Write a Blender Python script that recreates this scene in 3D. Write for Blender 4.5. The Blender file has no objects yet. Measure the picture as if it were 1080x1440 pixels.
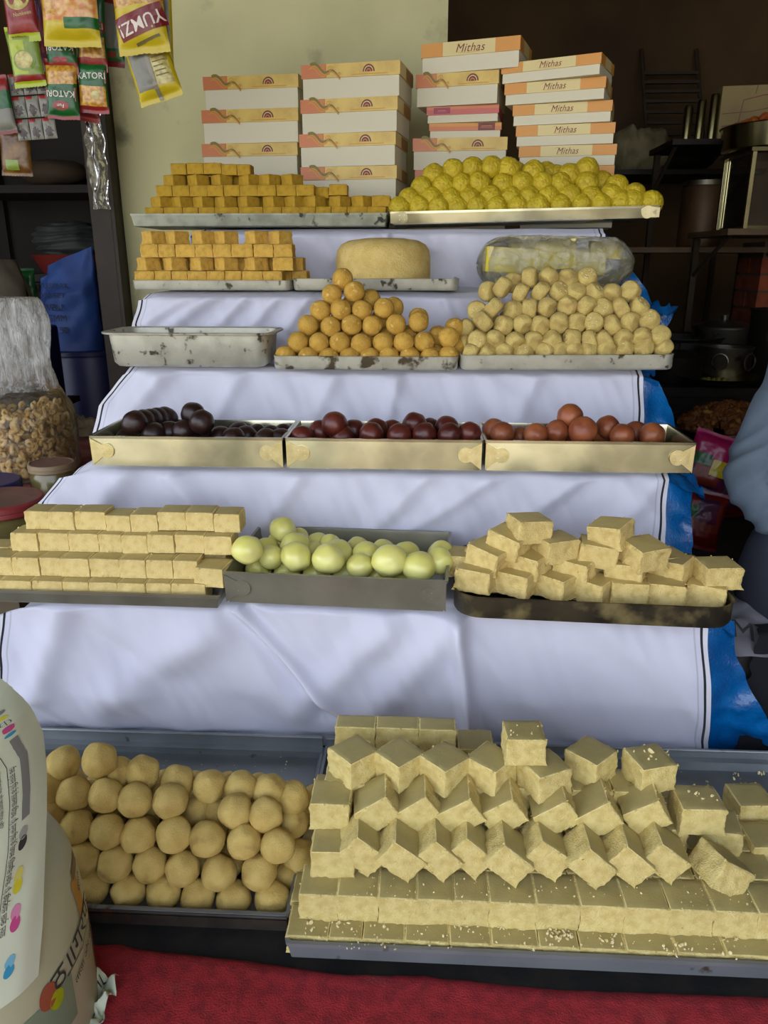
import bpy, bmesh, math, random
from mathutils import Vector, Matrix, Euler, noise
R = math.radians
random.seed(7)
scene = bpy.context.scene
COL = scene.collection

# ---------------------------------------------------------------- camera, sky, sun, exposure
CAM_H, PITCH, YAW, FPX = 0.85, R(18), R(3), 1080.0      # focal length in pixels of the 1080 x 1440 frame
cam_d = bpy.data.cameras.new('camera'); cam = bpy.data.objects.new('camera', cam_d); COL.objects.link(cam)
cam.location = (0, 0, CAM_H); cam.rotation_euler = (R(90) - PITCH, 0, YAW)
cam_d.sensor_fit = 'AUTO'; cam_d.sensor_width = 36; cam_d.lens = 36 * FPX / 1440
cam_d.clip_start = 0.02; cam_d.clip_end = 200
scene.camera = cam

world = bpy.data.worlds.new('sky'); scene.world = world; world.use_nodes = True
wn, wl = world.node_tree.nodes, world.node_tree.links
bg = wn['Background']; bg.inputs['Strength'].default_value = 2.1
tc = wn.new('ShaderNodeTexCoord'); sx = wn.new('ShaderNodeSeparateXYZ'); rp = wn.new('ShaderNodeValToRGB')
wl.new(tc.outputs['Generated'], sx.inputs[0]); wl.new(sx.outputs['Z'], rp.inputs[0]); wl.new(rp.outputs[0], bg.inputs['Color'])
rp.color_ramp.elements[0].position = 0.0; rp.color_ramp.elements[0].color = (0.92, 0.94, 0.96, 1)
rp.color_ramp.elements[1].position = 0.7; rp.color_ramp.elements[1].color = (0.52, 0.66, 0.95, 1)

sun_d = bpy.data.lights.new('sun', 'SUN'); sun = bpy.data.objects.new('sun', sun_d); COL.objects.link(sun)
sun_d.energy = 6.0; sun_d.angle = R(1.5); sun_d.color = (1.0, 0.93, 0.8)
sun.rotation_euler = (R(32), 0, R(-12)); sun.location = (0, -4, 6)

vs = scene.view_settings
vs.view_transform = 'Standard'; vs.look = 'None'; vs.gamma = 1.0; vs.use_curve_mapping = False
vs.exposure = 0.76

# ---------------------------------------------------------------- measuring helpers
_fw = Vector((-math.sin(YAW) * math.cos(PITCH), math.cos(YAW) * math.cos(PITCH), -math.sin(PITCH)))
_rt = Vector((math.cos(YAW), math.sin(YAW), 0))
_up = Vector((-math.sin(YAW) * math.sin(PITCH), math.cos(YAW) * math.sin(PITCH), math.cos(PITCH)))
def _ray(px, py): return _fw + _rt * ((px - 540) / FPX) + _up * ((720 - py) / FPX)
def onY(px, py, Y):
    d = _ray(px, py); t = Y / d.y
    return Vector((d.x * t, Y, CAM_H + d.z * t))
def onZ(px, py, Z):
    d = _ray(px, py); t = (Z - CAM_H) / d.z
    return Vector((d.x * t, d.y * t, Z))
def xat(px, Y, Z):
    a = (px - 540) / FPX
    return (a * (Y * _fw.y + (Z - CAM_H) * _fw.z) - Y * _rt.y) / (_rt.x - a * _fw.x)
def nz(x, y=0.0, z=0.0): return noise.noise(Vector((x, y, z)))
ORD = ['first', 'second', 'third', 'fourth', 'fifth', 'sixth', 'seventh', 'eighth', 'ninth', 'tenth', 'eleventh', 'twelfth', 'thirteenth', 'fourteenth', 'fifteenth', 'sixteenth']
def nth(i, n):
    if n == 1: return 'only one'
    if i == 0: return 'leftmost'
    if i == n - 1: return 'rightmost'
    return ORD[i] + ' from left'

# ---------------------------------------------------------------- materials
def srgb(c):
    return tuple(0.87 * (x / 12.92 if x <= 0.04045 else ((x + 0.055) / 1.055) ** 2.4) for x in [v / 255 for v in c]) + (1,)
def mat(name, col, rough=0.6, metal=0.0, col2=None, scale=40.0, bump=0.0, bscale=None, rand=0.0, detail=4.0, lo=0.4, hi=0.65,
        sss=0.0, coat=0.0, spec=0.5, col3=None, scale3=12.0, lo3=0.55, hi3=0.65, sheen=0.0, bdist=0.003, trans=0.0, alpha=1.0):
    m = bpy.data.materials.new(name); m.use_nodes = True
    n, l = m.node_tree.nodes, m.node_tree.links
    b = n['Principled BSDF']
    b.inputs['Roughness'].default_value = rough; b.inputs['Metallic'].default_value = metal
    b.inputs['Specular IOR Level'].default_value = spec
    if sss:
        b.inputs['Subsurface Weight'].default_value = sss; b.inputs['Subsurface Radius'].default_value = (0.01, 0.007, 0.004)
        b.inputs['Subsurface Scale'].default_value = 0.6
    if coat: b.inputs['Coat Weight'].default_value = coat; b.inputs['Coat Roughness'].default_value = 0.08
    if sheen: b.inputs['Sheen Weight'].default_value = sheen
    if trans: b.inputs['Transmission Weight'].default_value = trans
    if alpha < 1: b.inputs['Alpha'].default_value = alpha
    t = n.new('ShaderNodeTexCoord')
    cur = None
    def noise_ramp(sc, lo_, hi_, det):
        tx = n.new('ShaderNodeTexNoise'); tx.inputs['Scale'].default_value = sc; tx.inputs['Detail'].default_value = det
        l.new(t.outputs['Object'], tx.inputs['Vector'])
        r = n.new('ShaderNodeMapRange'); r.inputs['From Min'].default_value = lo_; r.inputs['From Max'].default_value = hi_
        l.new(tx.outputs['Fac'], r.inputs['Value']); return r.outputs[0]
    base = srgb(col)
    if col2 is not None:
        mx = n.new('ShaderNodeMix'); mx.data_type = 'RGBA'
        mx.inputs['A'].default_value = base; mx.inputs['B'].default_value = srgb(col2)
        l.new(noise_ramp(scale, lo, hi, detail), mx.inputs['Factor']); cur = mx.outputs['Result']
    if col3 is not None:
        mx = n.new('ShaderNodeMix'); mx.data_type = 'RGBA'
        if cur is None: mx.inputs['A'].default_value = base
        else: l.new(cur, mx.inputs['A'])
        mx.inputs['B'].default_value = srgb(col3)
        l.new(noise_ramp(scale3, lo3, hi3, 6), mx.inputs['Factor']); cur = mx.outputs['Result']
    if rand:
        oi = n.new('ShaderNodeObjectInfo'); hs = n.new('ShaderNodeHueSaturation')
        mr = n.new('ShaderNodeMapRange'); mr.inputs['To Min'].default_value = 1 - rand; mr.inputs['To Max'].default_value = 1 + rand
        l.new(oi.outputs['Random'], mr.inputs['Value']); l.new(mr.outputs[0], hs.inputs['Value'])
        if cur is None: hs.inputs['Color'].default_value = base
        else: l.new(cur, hs.inputs['Color'])
        cur = hs.outputs[0]
    if cur is None: b.inputs['Base Color'].default_value = base
    else: l.new(cur, b.inputs['Base Color'])
    if bump:
        tx = n.new('ShaderNodeTexNoise'); tx.inputs['Scale'].default_value = bscale or scale; tx.inputs['Detail'].default_value = 5
        l.new(t.outputs['Object'], tx.inputs['Vector'])
        bp = n.new('ShaderNodeBump'); bp.inputs['Strength'].default_value = bump; bp.inputs['Distance'].default_value = bdist
        l.new(tx.outputs['Fac'], bp.inputs['Height']); l.new(bp.outputs[0], b.inputs['Normal'])
    return m
def film(name, tint=(235, 238, 235), haze=0.25, rough=0.12, scale=18.0, bump=0.5, stretch=1.0):
    """clear crumpled polythene: mostly see-through, with sheen and a milky haze on its wrinkles"""
    m = bpy.data.materials.new(name); m.use_nodes = True
    n, l = m.node_tree.nodes, m.node_tree.links
    out = n['Material Output']; n.remove(n['Principled BSDF'])
    tr = n.new('ShaderNodeBsdfTransparent'); gl = n.new('ShaderNodeBsdfGlossy'); df = n.new('ShaderNodeBsdfDiffuse'); tl = n.new('ShaderNodeBsdfTranslucent')
    gl.inputs['Roughness'].default_value = rough; gl.inputs['Color'].default_value = (1, 1, 1, 1)
    df.inputs['Color'].default_value = srgb(tint); tl.inputs['Color'].default_value = srgb(tint); tr.inputs['Color'].default_value = (0.96, 0.96, 0.95, 1)
    t = n.new('ShaderNodeTexCoord'); tx = n.new('ShaderNodeTexNoise'); tx.inputs['Scale'].default_value = scale; tx.inputs['Detail'].default_value = 6; tx.inputs['Distortion'].default_value = 1.2
    mp = n.new('ShaderNodeMapping'); mp.inputs['Scale'].default_value = (1, 1, stretch); l.new(t.outputs['Object'], mp.inputs['Vector']); l.new(mp.outputs[0], tx.inputs['Vector'])
    mr = n.new('ShaderNodeMapRange'); mr.inputs['From Min'].default_value = 0.35; mr.inputs['From Max'].default_value = 0.7
    mr.inputs['To Min'].default_value = haze * 0.35; mr.inputs['To Max'].default_value = min(1, haze * 1.9)
    l.new(tx.outputs['Fac'], mr.inputs['Value'])
    a = n.new('ShaderNodeMixShader'); bmix = n.new('ShaderNodeMixShader'); c = n.new('ShaderNodeMixShader')
    l.new(df.outputs[0], a.inputs[1]); l.new(tl.outputs[0], a.inputs[2]); a.inputs[0].default_value = 0.35
    l.new(mr.outputs[0], bmix.inputs[0]); l.new(tr.outputs[0], bmix.inputs[1]); l.new(a.outputs[0], bmix.inputs[2])
    fr = n.new('ShaderNodeFresnel'); fr.inputs['IOR'].default_value = 1.45
    l.new(fr.outputs[0], c.inputs[0]); l.new(bmix.outputs[0], c.inputs[1]); l.new(gl.outputs[0], c.inputs[2])
    bp = n.new('ShaderNodeBump'); bp.inputs['Strength'].default_value = bump; bp.inputs['Distance'].default_value = 0.01
    l.new(tx.outputs['Fac'], bp.inputs['Height']); l.new(bp.outputs[0], gl.inputs['Normal']); l.new(bp.outputs[0], fr.inputs['Normal'])
    l.new(c.outputs[0], out.inputs['Surface'])
    return m

# ---------------------------------------------------------------- mesh helpers
class MB:
    def __init__(s): s.v = []; s.f = []; s.m = []
    def add(s, verts, faces, mi=0, M=None):
        o = len(s.v)
        s.v += [tuple(M @ Vector(p)) if M is not None else tuple(p) for p in verts]
        for f in faces:
            s.f.append([i + o for i in f]); s.m.append(mi if isinstance(mi, int) else 0)
        return s
    def box(s, c, d, mi=0, rot=None, taper=1.0):
        x, y, z = d[0] / 2, d[1] / 2, d[2] / 2; k = taper
        vs_ = [(-x, -y, -z), (x, -y, -z), (x, y, -z), (-x, y, -z), (-x * k, -y * k, z), (x * k, -y * k, z), (x * k, y * k, z), (-x * k, y * k, z)]
        M = Matrix.Translation(c) @ (Euler(rot).to_matrix().to_4x4() if rot else Matrix())
        return s.add(vs_, [(0, 3, 2, 1), (4, 5, 6, 7), (0, 1, 5, 4), (1, 2, 6, 5), (2, 3, 7, 6), (3, 0, 4, 7)], mi, M)
    def tube(s, pts, r, seg=8, mi=0, cap=True):
        pts = [Vector(p) for p in pts]; rings = []
        for i, p in enumerate(pts):
            a = pts[max(i - 1, 0)]; b = pts[min(i + 1, len(pts) - 1)]
            t = (b - a).normalized(); u = t.orthogonal().normalized() if i == 0 else (u - t * u.dot(t)).normalized(); w = t.cross(u)
            rr = r[i] if isinstance(r, (list, tuple)) else r
            rings.append([p + (u * math.cos(q) + w * math.sin(q)) * rr for q in [2 * math.pi * k / seg for k in range(seg)]])
        vs_ = [v for g in rings for v in g]; fs = []
        for i in range(len(rings) - 1):
            for k in range(seg):
                a = i * seg + k; b = i * seg + (k + 1) % seg
                fs.append((a, b, b + seg, a + seg))
        if cap: fs.append(tuple(range(seg))[::-1]); fs.append(tuple(range((len(rings) - 1) * seg, len(rings) * seg)))
        return s.add(vs_, fs, mi)
    def lathe(s, prof, seg=32, mi=0, M=None, mis=None):
        vs_ = []; 
        for r, z in prof:
            for k in range(seg):
                a = 2 * math.pi * k / seg; vs_.append((r * math.cos(a), r * math.sin(a), z))
        for i in range(len(prof) - 1):
            fs = []
            for k in range(seg):
                a = i * seg + k; b = i * seg + (k + 1) % seg
                fs.append((a, b, b + seg, a + seg))
            if i == 0: s.add(vs_, [], 0, M); o = len(s.v) - len(vs_)
            for f in fs: s.f.append([j + o for j in f]); s.m.append(mis[i] if mis else mi)
        if prof[0][0] > 1e-6: s.f.append([o + k for k in range(seg)][::-1]); s.m.append(mi)
        if prof[-1][0] > 1e-6: s.f.append([o + (len(prof) - 1) * seg + k for k in range(seg)]); s.m.append(mis[-1] if mis else mi)
        return s
    def mesh(s, name, mats, smooth=35):
        me = bpy.data.meshes.new(name); me.from_pydata(s.v, [], s.f)
        for m in (mats if isinstance(mats, (list, tuple)) else [mats]): me.materials.append(m)
        me.polygons.foreach_set('material_index', s.m)
        bm = bmesh.new(); bm.from_mesh(me); bmesh.ops.remove_doubles(bm, verts=bm.verts, dist=1e-6); bmesh.ops.recalc_face_normals(bm, faces=bm.faces); bm.to_mesh(me); bm.free()
        if smooth:
            me.polygons.foreach_set('use_smooth', [True] * len(me.polygons)); me.set_sharp_from_angle(angle=R(smooth))
        me.update(); return me
def put(name, me, parent=None, loc=(0, 0, 0), rot=(0, 0, 0), scale=None):
    o = bpy.data.objects.new(name, me); COL.objects.link(o)
    o.location = loc; o.rotation_euler = rot
    if scale: o.scale = scale
    if parent is not None: o.parent = parent
    return o
def build(name, mb, mats, parent=None, loc=(0, 0, 0), rot=(0, 0, 0), smooth=35): return put(name, mb.mesh(name, mats, smooth), parent, loc, rot)
def tag(o, label, cat, group=None, kind=None):
    o['label'] = label; o['category'] = cat
    if group: o['group'] = group
    if kind: o['kind'] = kind
    return o
def thing(name, label, cat, loc=(0, 0, 0), rot=(0, 0, 0), group=None):
    return tag(put(name, None, None, loc, rot), label, cat, group)
def struct(o): o['kind'] = 'structure'; return o
def grid(fn, nu, nv, mi=None, closed=False):
    """surface fn(u, v) -> point, u and v in 0..1; mi(u, v) picks the material slot of a cell"""
    mb = MB(); mb.v = [tuple(fn(i / nu, j / nv)) for j in range(nv + 1) for i in range(nu + 1)]
    for j in range(nv):
        for i in range(nu):
            a = j * (nu + 1) + i
            mb.f.append([a, a + 1, a + nu + 2, a + nu + 1]); mb.m.append(mi((i + .5) / nu, (j + .5) / nv) if mi else 0)
    return mb
def rrect(hx, hy, r, n):
    out = []; r = max(min(r, hx, hy), 1e-4)
    for cx, cy, a0 in ((hx - r, -hy + r, -90), (hx - r, hy - r, 0), (-hx + r, hy - r, 90), (-hx + r, -hy + r, 180)):
        for k in range(n + 1):
            a = R(a0 + 90 * k / n); out.append((cx + r * math.cos(a), cy + r * math.sin(a)))
    return out
def pan(w, d, rc, rings, n=6, side_bend=0.0):
    """open pan: stack of rounded rectangles (inset, z), closed at both ends"""
    mb = MB(); m = None
    for ins, z in rings:
        ring = rrect(w / 2 - ins, d / 2 - ins, rc - ins * 0.8, n); m = len(ring)
        mb.v += [(x, y, z) for x, y in ring]
    for i in range(len(rings) - 1):
        for k in range(m):
            a = i * m + k; b = i * m + (k + 1) % m
            mb.f.append([a, b, b + m, a + m]); mb.m.append(0)
    mb.f.append(list(range(m))[::-1]); mb.m.append(0)
    mb.f.append(list(range((len(rings) - 1) * m, len(rings) * m))); mb.m.append(0)
    return mb
_fonts = {}
def text_data(s, size, shear=0.0, bold=0.0, spacing=1.0, align='CENTER'):
    cu = bpy.data.curves.new('lettering', 'FONT'); cu.body = s; cu.size = size; cu.shear = shear; cu.offset = bold
    cu.align_x = align; cu.align_y = 'CENTER'; cu.space_character = spacing; cu.resolution_u = 3
    o = bpy.data.objects.new('lettering', cu); COL.objects.link(o)
    dg = bpy.context.evaluated_depsgraph_get()
    me = bpy.data.meshes.new_from_object(o.evaluated_get(dg))
    vs_ = [tuple(v.co) for v in me.vertices]; fs = [tuple(p.vertices) for p in me.polygons]
    bpy.data.objects.remove(o); bpy.data.curves.remove(cu); bpy.data.meshes.remove(me)
    return vs_, fs
def flatprint(name, shapes, mats, parent, fn=None, loc=(0, 0, 0), rot=(0, 0, 0)):
    """shapes: list of (verts2d/3d, faces, slot); fn maps a flat point to the printed surface"""
    mb = MB()
    for vs_, fs, mi in shapes:
        o = len(mb.v); mb.v += [tuple(fn(p)) if fn else tuple(p) for p in vs_]
        for f in fs: mb.f.append([i + o for i in f]); mb.m.append(mi)
    me = bpy.data.meshes.new(name); me.from_pydata(mb.v, [], mb.f)
    for m in mats: me.materials.append(m)
    me.polygons.foreach_set('material_index', mb.m); me.update()
    return put(name, me, parent, loc, rot)
def disc2(cx, cy, rx, ry, n=20, a0=0, a1=360, z=0):
    vs_ = [(cx, cy, z)] + [(cx + rx * math.cos(R(a0 + (a1 - a0) * k / n)), cy + ry * math.sin(R(a0 + (a1 - a0) * k / n)), z) for k in range(n + 1)]
    return vs_, [(0, k, k + 1) for k in range(1, n + 1)]
def ribbon2(pts, w, z=0):
    vs_ = []
    for i, p in enumerate(pts):
        a = Vector(pts[max(i - 1, 0)]); b = Vector(pts[min(i + 1, len(pts) - 1)]); t = (b - a); t = t.normalized() if t.length else Vector((1, 0)); nn = Vector((-t.y, t.x)) * ((w[i] if isinstance(w, list) else w) / 2)
        vs_ += [(p[0] + nn.x, p[1] + nn.y, z), (p[0] - nn.x, p[1] - nn.y, z)]
    return vs_, [(2 * i, 2 * i + 1, 2 * i + 3, 2 * i + 2) for i in range(len(pts) - 1)]
def rect2(x0, y0, x1, y1, z=0, nx=1, ny=1):
    vs_ = [(x0 + (x1 - x0) * i / nx, y0 + (y1 - y0) * j / ny, z) for j in range(ny + 1) for i in range(nx + 1)]
    return vs_, [(j * (nx + 1) + i, j * (nx + 1) + i + 1, (j + 1) * (nx + 1) + i + 1, (j + 1) * (nx + 1) + i) for j in range(ny) for i in range(nx)]

# ---------------------------------------------------------------- the room
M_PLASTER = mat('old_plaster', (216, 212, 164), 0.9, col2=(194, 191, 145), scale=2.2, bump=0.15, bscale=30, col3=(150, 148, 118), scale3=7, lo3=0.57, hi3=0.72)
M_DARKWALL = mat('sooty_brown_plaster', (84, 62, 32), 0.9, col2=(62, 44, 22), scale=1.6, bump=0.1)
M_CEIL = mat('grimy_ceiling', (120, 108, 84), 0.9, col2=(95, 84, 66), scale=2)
M_FLOOR = mat('black_worn_floor', (26, 24, 21), 0.85, col2=(44, 38, 30), scale=22, bump=0.5, bscale=60)
M_STREET = mat('sunlit_road', (170, 160, 138), 0.95, col2=(150, 140, 120), scale=1.5)
M_DARKWOOD = mat('dark_door_wood', (50, 37, 22), 0.7, col2=(38, 28, 17), scale=9)
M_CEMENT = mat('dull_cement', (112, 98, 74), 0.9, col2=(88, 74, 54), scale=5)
def slab(name, x0, x1, y0, y1, z0, z1, m):
    return struct(build(name, MB().box(((x0 + x1) / 2, (y0 + y1) / 2, (z0 + z1) / 2), (x1 - x0, y1 - y0, z1 - z0)), m, smooth=0))
slab('floor', -3.0, 2.6, 0.0, 4.5, -0.2, -0.012, M_FLOOR)
slab('ground_street', -14, 14, -16, 0.0, -0.6, -0.35, M_STREET)
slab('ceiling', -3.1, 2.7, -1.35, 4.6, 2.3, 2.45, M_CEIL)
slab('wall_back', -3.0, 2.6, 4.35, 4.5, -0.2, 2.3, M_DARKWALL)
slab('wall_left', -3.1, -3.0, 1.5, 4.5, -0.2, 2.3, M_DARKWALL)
slab('wall_right_extended', 2.6, 2.7, -3.5, 4.5, -0.2, 2.3, M_DARKWALL)  # unseen run in front of the shop is added to shade right-facing sides
# plaster wall behind the boxes, with an uneven trowelled face
def wall_pt(u, v):
    x = -1.0 + 1.053 * u; z = -0.1 + 2.4 * v
    return (x, 2.65 + 0.004 * nz(x * 3, z * 3) + 0.0015 * nz(x * 14, z * 9, 3), z)
wmb = grid(wall_pt, 50, 80)
wmb.box((-0.4735, 2.72, 1.1), (1.053, 0.12, 2.4))
struct(build('wall_middle', wmb, M_PLASTER, smooth=30))
# dark timber jamb of the store room door, with a proud edge strip
jm = MB().box((-1.03, 2.62, 1.1), (0.066, 0.14, 2.4)).box((-0.992, 2.575, 1.1), (0.012, 0.05, 2.4))
struct(build('door_1', jm, M_DARKWOOD, smooth=0))
# raised seats of cement either side of the stepped stand
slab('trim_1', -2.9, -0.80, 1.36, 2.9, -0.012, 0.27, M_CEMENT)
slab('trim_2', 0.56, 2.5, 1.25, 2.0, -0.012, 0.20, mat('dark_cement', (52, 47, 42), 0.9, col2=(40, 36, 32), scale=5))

# ---------------------------------------------------------------- red mat in front
M_REDMAT = mat('red_felt', (186, 46, 52), 0.95, col2=(152, 36, 42), scale=60, bump=0.8, bscale=420, col3=(206, 84, 78), scale3=9, lo3=0.6, hi3=0.75, bdist=0.003)
edge = [(-60, 1326), (25, 1328), (85, 1329), (172, 1327), (190, 1334), (345, 1351), (480, 1370), (590, 1372), (775, 1391), (1080, 1402), (1200, 1406)]
ept = [onZ(px, py, -0.01) for px, py in edge]
def mat_edge(x):
    if x <= ept[0].x: return ept[0].y
    for a, b in zip(ept, ept[1:]):
        if a.x <= x <= b.x: return a.y + (b.y - a.y) * (x - a.x) / (b.x - a.x)
    return ept[-1].y
def mat_top(u, v):
    x = -0.95 + 1.75 * u; yb = mat_edge(x) + 0.002 * nz(x * 40, 1)
    y = 0.12 + (yb - 0.12) * v
    z = -0.003 + 0.002 * nz(x * 7, y * 9) + 0.0012 * nz(x * 40, y * 40, 2)
    if v > 0.985: z = -0.011
    return (x, y, z)
tag(build('red_mat', grid(mat_top, 160, 60), M_REDMAT, smooth=60), 'worn red felt mat on the floor in front of the bottom trays', 'mat')
def inner_mat(u, v):
    x = -1.75 + 0.93 * u; y = 1.66 + 1.1 * v
    return (x, y, 0.275 + 0.003 * nz(x * 6, y * 8))
tag(build('red_mat', grid(inner_mat, 30, 30), mat('dusty_red_cloth', (122, 52, 46), 0.95, col2=(150, 96, 84), scale=14, bump=0.5), smooth=60), 'dusty red cloth mat on the ledge beside the snack bag', 'mat')

# ---------------------------------------------------------------- stepped stand, tarpaulin, white cloth
TREAD = [0.0, 0.303, 0.482, 0.637, 0.787, 0.932]
RISE = [0, 1.185, 1.415, 1.635, 1.83, 2.035]
M_PLY = mat('bare_timber', (110, 84, 56), 0.8, col2=(84, 62, 40), scale=14)
st = thing('stepped_stand', 'stepped timber stand hidden under the white cloth', 'stand', (-0.12, 1.9, -0.012))
for k in range(1, 6):
    y1 = 2.62
    b = MB().box((0, (RISE[k] + y1) / 2 + 0.032 - 1.9, (TREAD[k] - 0.036 + (TREAD[k - 1] - 0.036 if k > 1 else 0.0)) / 2 + (0.006 if k == 1 else 0.012)),
                 (1.04, y1 - RISE[k] - 0.064, TREAD[k] - 0.036 - (TREAD[k - 1] - 0.036 if k > 1 else 0.0)))
    build('step', b, M_PLY, st, smooth=0)
# profile: (y, z, left x, right x of cloth, right x of tarpaulin)
PROF = [(2.60, .932, -.57, .435, .47), (2.15, .932, -.57, .435, .47), (2.05, .931, -.57, .435, .475), (2.033, .920, -.575, .435, .48), (2.028, .86, -.60, .437, .51), (2.015, .793, -.62, .440, .56),
        (1.95, .786, -.64, .444, .575), (1.85, .786, -.655, .446, .575), (1.828, .775, -.668, .448, .57), (1.820, .72, -.685, .450, .555), (1.808, .645, -.68, .452, .535),
        (1.75, .637, -.66, .453, .50), (1.655, .637, -.64, .454, .49), (1.633, .626, -.645, .455, .49), (1.622, .57, -.70, .457, .53), (1.60, .492, -.72, .459, .545),
        (1.54, .482, -.70, .459, .545), (1.435, .482, -.68, .458, .54), (1.411, .471, -.70, .457, .53), (1.403, .43, -.755, .456, .515), (1.395, .36, -.735, .455, .515), (1.375, .310, -.72, .456, .525),
        (1.31, .303, -.73, .460, .53), (1.205, .303, -.73, .468, .53), (1.183, .292, -.735, .474, .53), (1.178, .22, -.745, .482, .545), (1.182, .12, -.75, .498, .60), (1.205, .03, -.75, .517, .665), (1.208, .003, -.75, .522, .69)]
_len = [0.0]
for a, b in zip(PROF, PROF[1:]): _len.append(_len[-1] + math.hypot(a[0] - b[0], a[1] - b[1]))
def prof(v):
    s = v * _len[-1]
    for i in range(len(PROF) - 1):
        if s <= _len[i + 1] or i == len(PROF) - 2:
            t = (s - _len[i]) / (_len[i + 1] - _len[i]); a, b = PROF[i], PROF[i + 1]
            p = [a[k] + (b[k] - a[k]) * t for k in range(5)]
            ty, tz = b[0] - a[0], b[1] - a[1]; L = math.hypot(ty, tz)
            return p, (tz / L, -ty / L), 1.0 if abs(tz) > abs(ty) else 0.0      # outward normal (y, z): front / up, and whether this is a drop
# creases: two ends in (x, z) on a drop, width, height
CREASE = []
for px0, py0, px1, py1, w, h, Y in ((322, 842, 486, 1012, .011, .013, 1.18), (330, 842, 452, 1006, .02, -.008, 1.18), (642, 868, 662, 1040, .012, .012, 1.18), (636, 872, 520, 1010, .035, .007, 1.18), (300, 880, 150, 985, .04, .008, 1.18), (90, 850, 60, 960, .03, .008, 1.18),
                                   (545, 880, 420, 1000, .03, .006, 1.18), (420, 668, 372, 740, .02, .005, 1.4), (600, 665, 520, 745, .02, .006, 1.4), (700, 665, 560, 750, .016, .005, 1.4), (820, 668, 700, 750, .018, .006, 1.4), (240, 668, 300, 735, .02, .006, 1.4), (170, 668, 130, 730, .03, .008, 1.4), (930, 672, 850, 750, .02, .005, 1.4),
                                   (230, 520, 170, 600, .025, .009, 1.62), (335, 525, 300, 600, .02, .005, 1.62), (470, 525, 440, 595, .02, .005, 1.62), (560, 525, 545, 590, .015, .005, 1.62), (640, 525, 670, 595, .018, .005, 1.62), (760, 522, 720, 600, .018, .004, 1.62),
                                   (545, 318, 470, 365, .018, .006, 2.03), (545, 318, 610, 350, .014, .006, 2.03), (545, 318, 545, 345, .008, .006, 2.03), (300, 415, 240, 460, .016, .007, 1.82), (345, 418, 300, 465, .014, .006, 1.82), (392, 415, 350, 465, .014, .006, 1.82), (440, 410, 405, 460, .014, .006, 1.82), (270, 415, 210, 450, .016, .007, 1.82), (620, 410, 640, 460, .014, .005, 1.82)):
    a, b = onY(px0, py0, Y), onY(px1, py1, Y); CREASE.append((a.x, a.z, b.x, b.z, w, h, Y))
def crease(x, y, z):
    s = 0.0
    for ax, az, bx, bz, w, h, Y in CREASE:
        if abs(y - Y) > 0.06: continue
        dx, dz = bx - ax, bz - az; L2 = dx * dx + dz * dz; t = ((x - ax) * dx + (z - az) * dz) / L2
        tt = min(max(t, 0), 1); d = math.hypot(x - ax - dx * tt, z - az - dz * tt)
        s += h * math.exp(-(d / w) ** 2) * (1 - 0.35 * tt)
    return s
def cloth(u, v):
    p, n, drop = prof(v); y, z, xl, xr = p[:4]
    wob = 0.004 * nz(v * 40, 5) if u < .5 else 0.002 * nz(v * 25, 9)
    x = xl + (xr - xl) * u + wob
    sag = 0.0
    if x < -0.615: sag = min((-0.615 - x) / 0.10, 1.3) ** 2 * 0.045
    if drop:
        d = 0.020 * nz(x * 5 + z * 7, z * 4, 1) + 0.010 * nz(x * 14 + z * 14, z * 5, 4) + 0.003 * nz(x * 45 + z * 20, z * 10, 7) + 2.8 * crease(x, y, z) + 0.006
    else: d = 0.002 * nz(x * 8, y * 9, 2) - 0.001
    if v < 0.38 and not drop: sag *= 0.6
    if v > 0.985: d *= 0.2
    return (x, y - (d if drop else 0), z - sag * (0.4 if drop else 1.0) + (0 if drop else d))
cmb = grid(cloth, 220, 330)
cme = bpy.data.meshes.new('white_cloth'); cme.from_pydata(cmb.v, [], cmb.f)
for pgon in cme.polygons: pgon.use_smooth = True
# distance to the two side hems, stored per vertex so that the woven border follows the hem
att = cme.attributes.new('hem', 'FLOAT', 'POINT')
nu_ = 221
hv = []
for i, v_ in enumerate(cme.vertices): hv.append(0.0)
pts_ = [(i % nu_, i // nu_) for i in range(len(cmb.v))]
if len(cme.vertices) == len(cmb.v):
    for i, (a, b) in enumerate(pts_):
        p, _, _ = prof(b / 330); w_ = p[3] - p[2]; hv[i] = min(1.0, 20 * min(a / 220, 1 - a / 220) * w_)
att.data.foreach_set('value', hv)
def cloth_mat():
    m = mat('white_cotton', (218, 218, 233), 0.92, sheen=0.15, bump=0.12, bscale=700, spec=0.2)
    n, l = m.node_tree.nodes, m.node_tree.links; b = n['Principled BSDF']
    a = n.new('ShaderNodeAttribute'); a.attribute_name = 'hem'
    r = n.new('ShaderNodeValToRGB'); l.new(a.outputs['Fac'], r.inputs[0])
    r.color_ramp.interpolation = 'CONSTANT'
    e = r.color_ramp.elements; e[0].position = 0; e[0].color = srgb((224, 224, 232)); e[1].position = 0.15; e[1].color = srgb((44, 44, 50))
    for pos, c in ((0.236, (218, 218, 233)), (0.40, (194, 194, 208)), (0.46, (218, 218, 233))):
        k = e.new(pos); k.color = srgb(c)
    l.new(r.outputs[0], b.inputs['Base Color']); return m
cme.materials.append(cloth_mat())
tag(put('white_cloth', cme), 'white cotton cloth draped over all the steps of the sweet stand', 'cloth')

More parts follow.
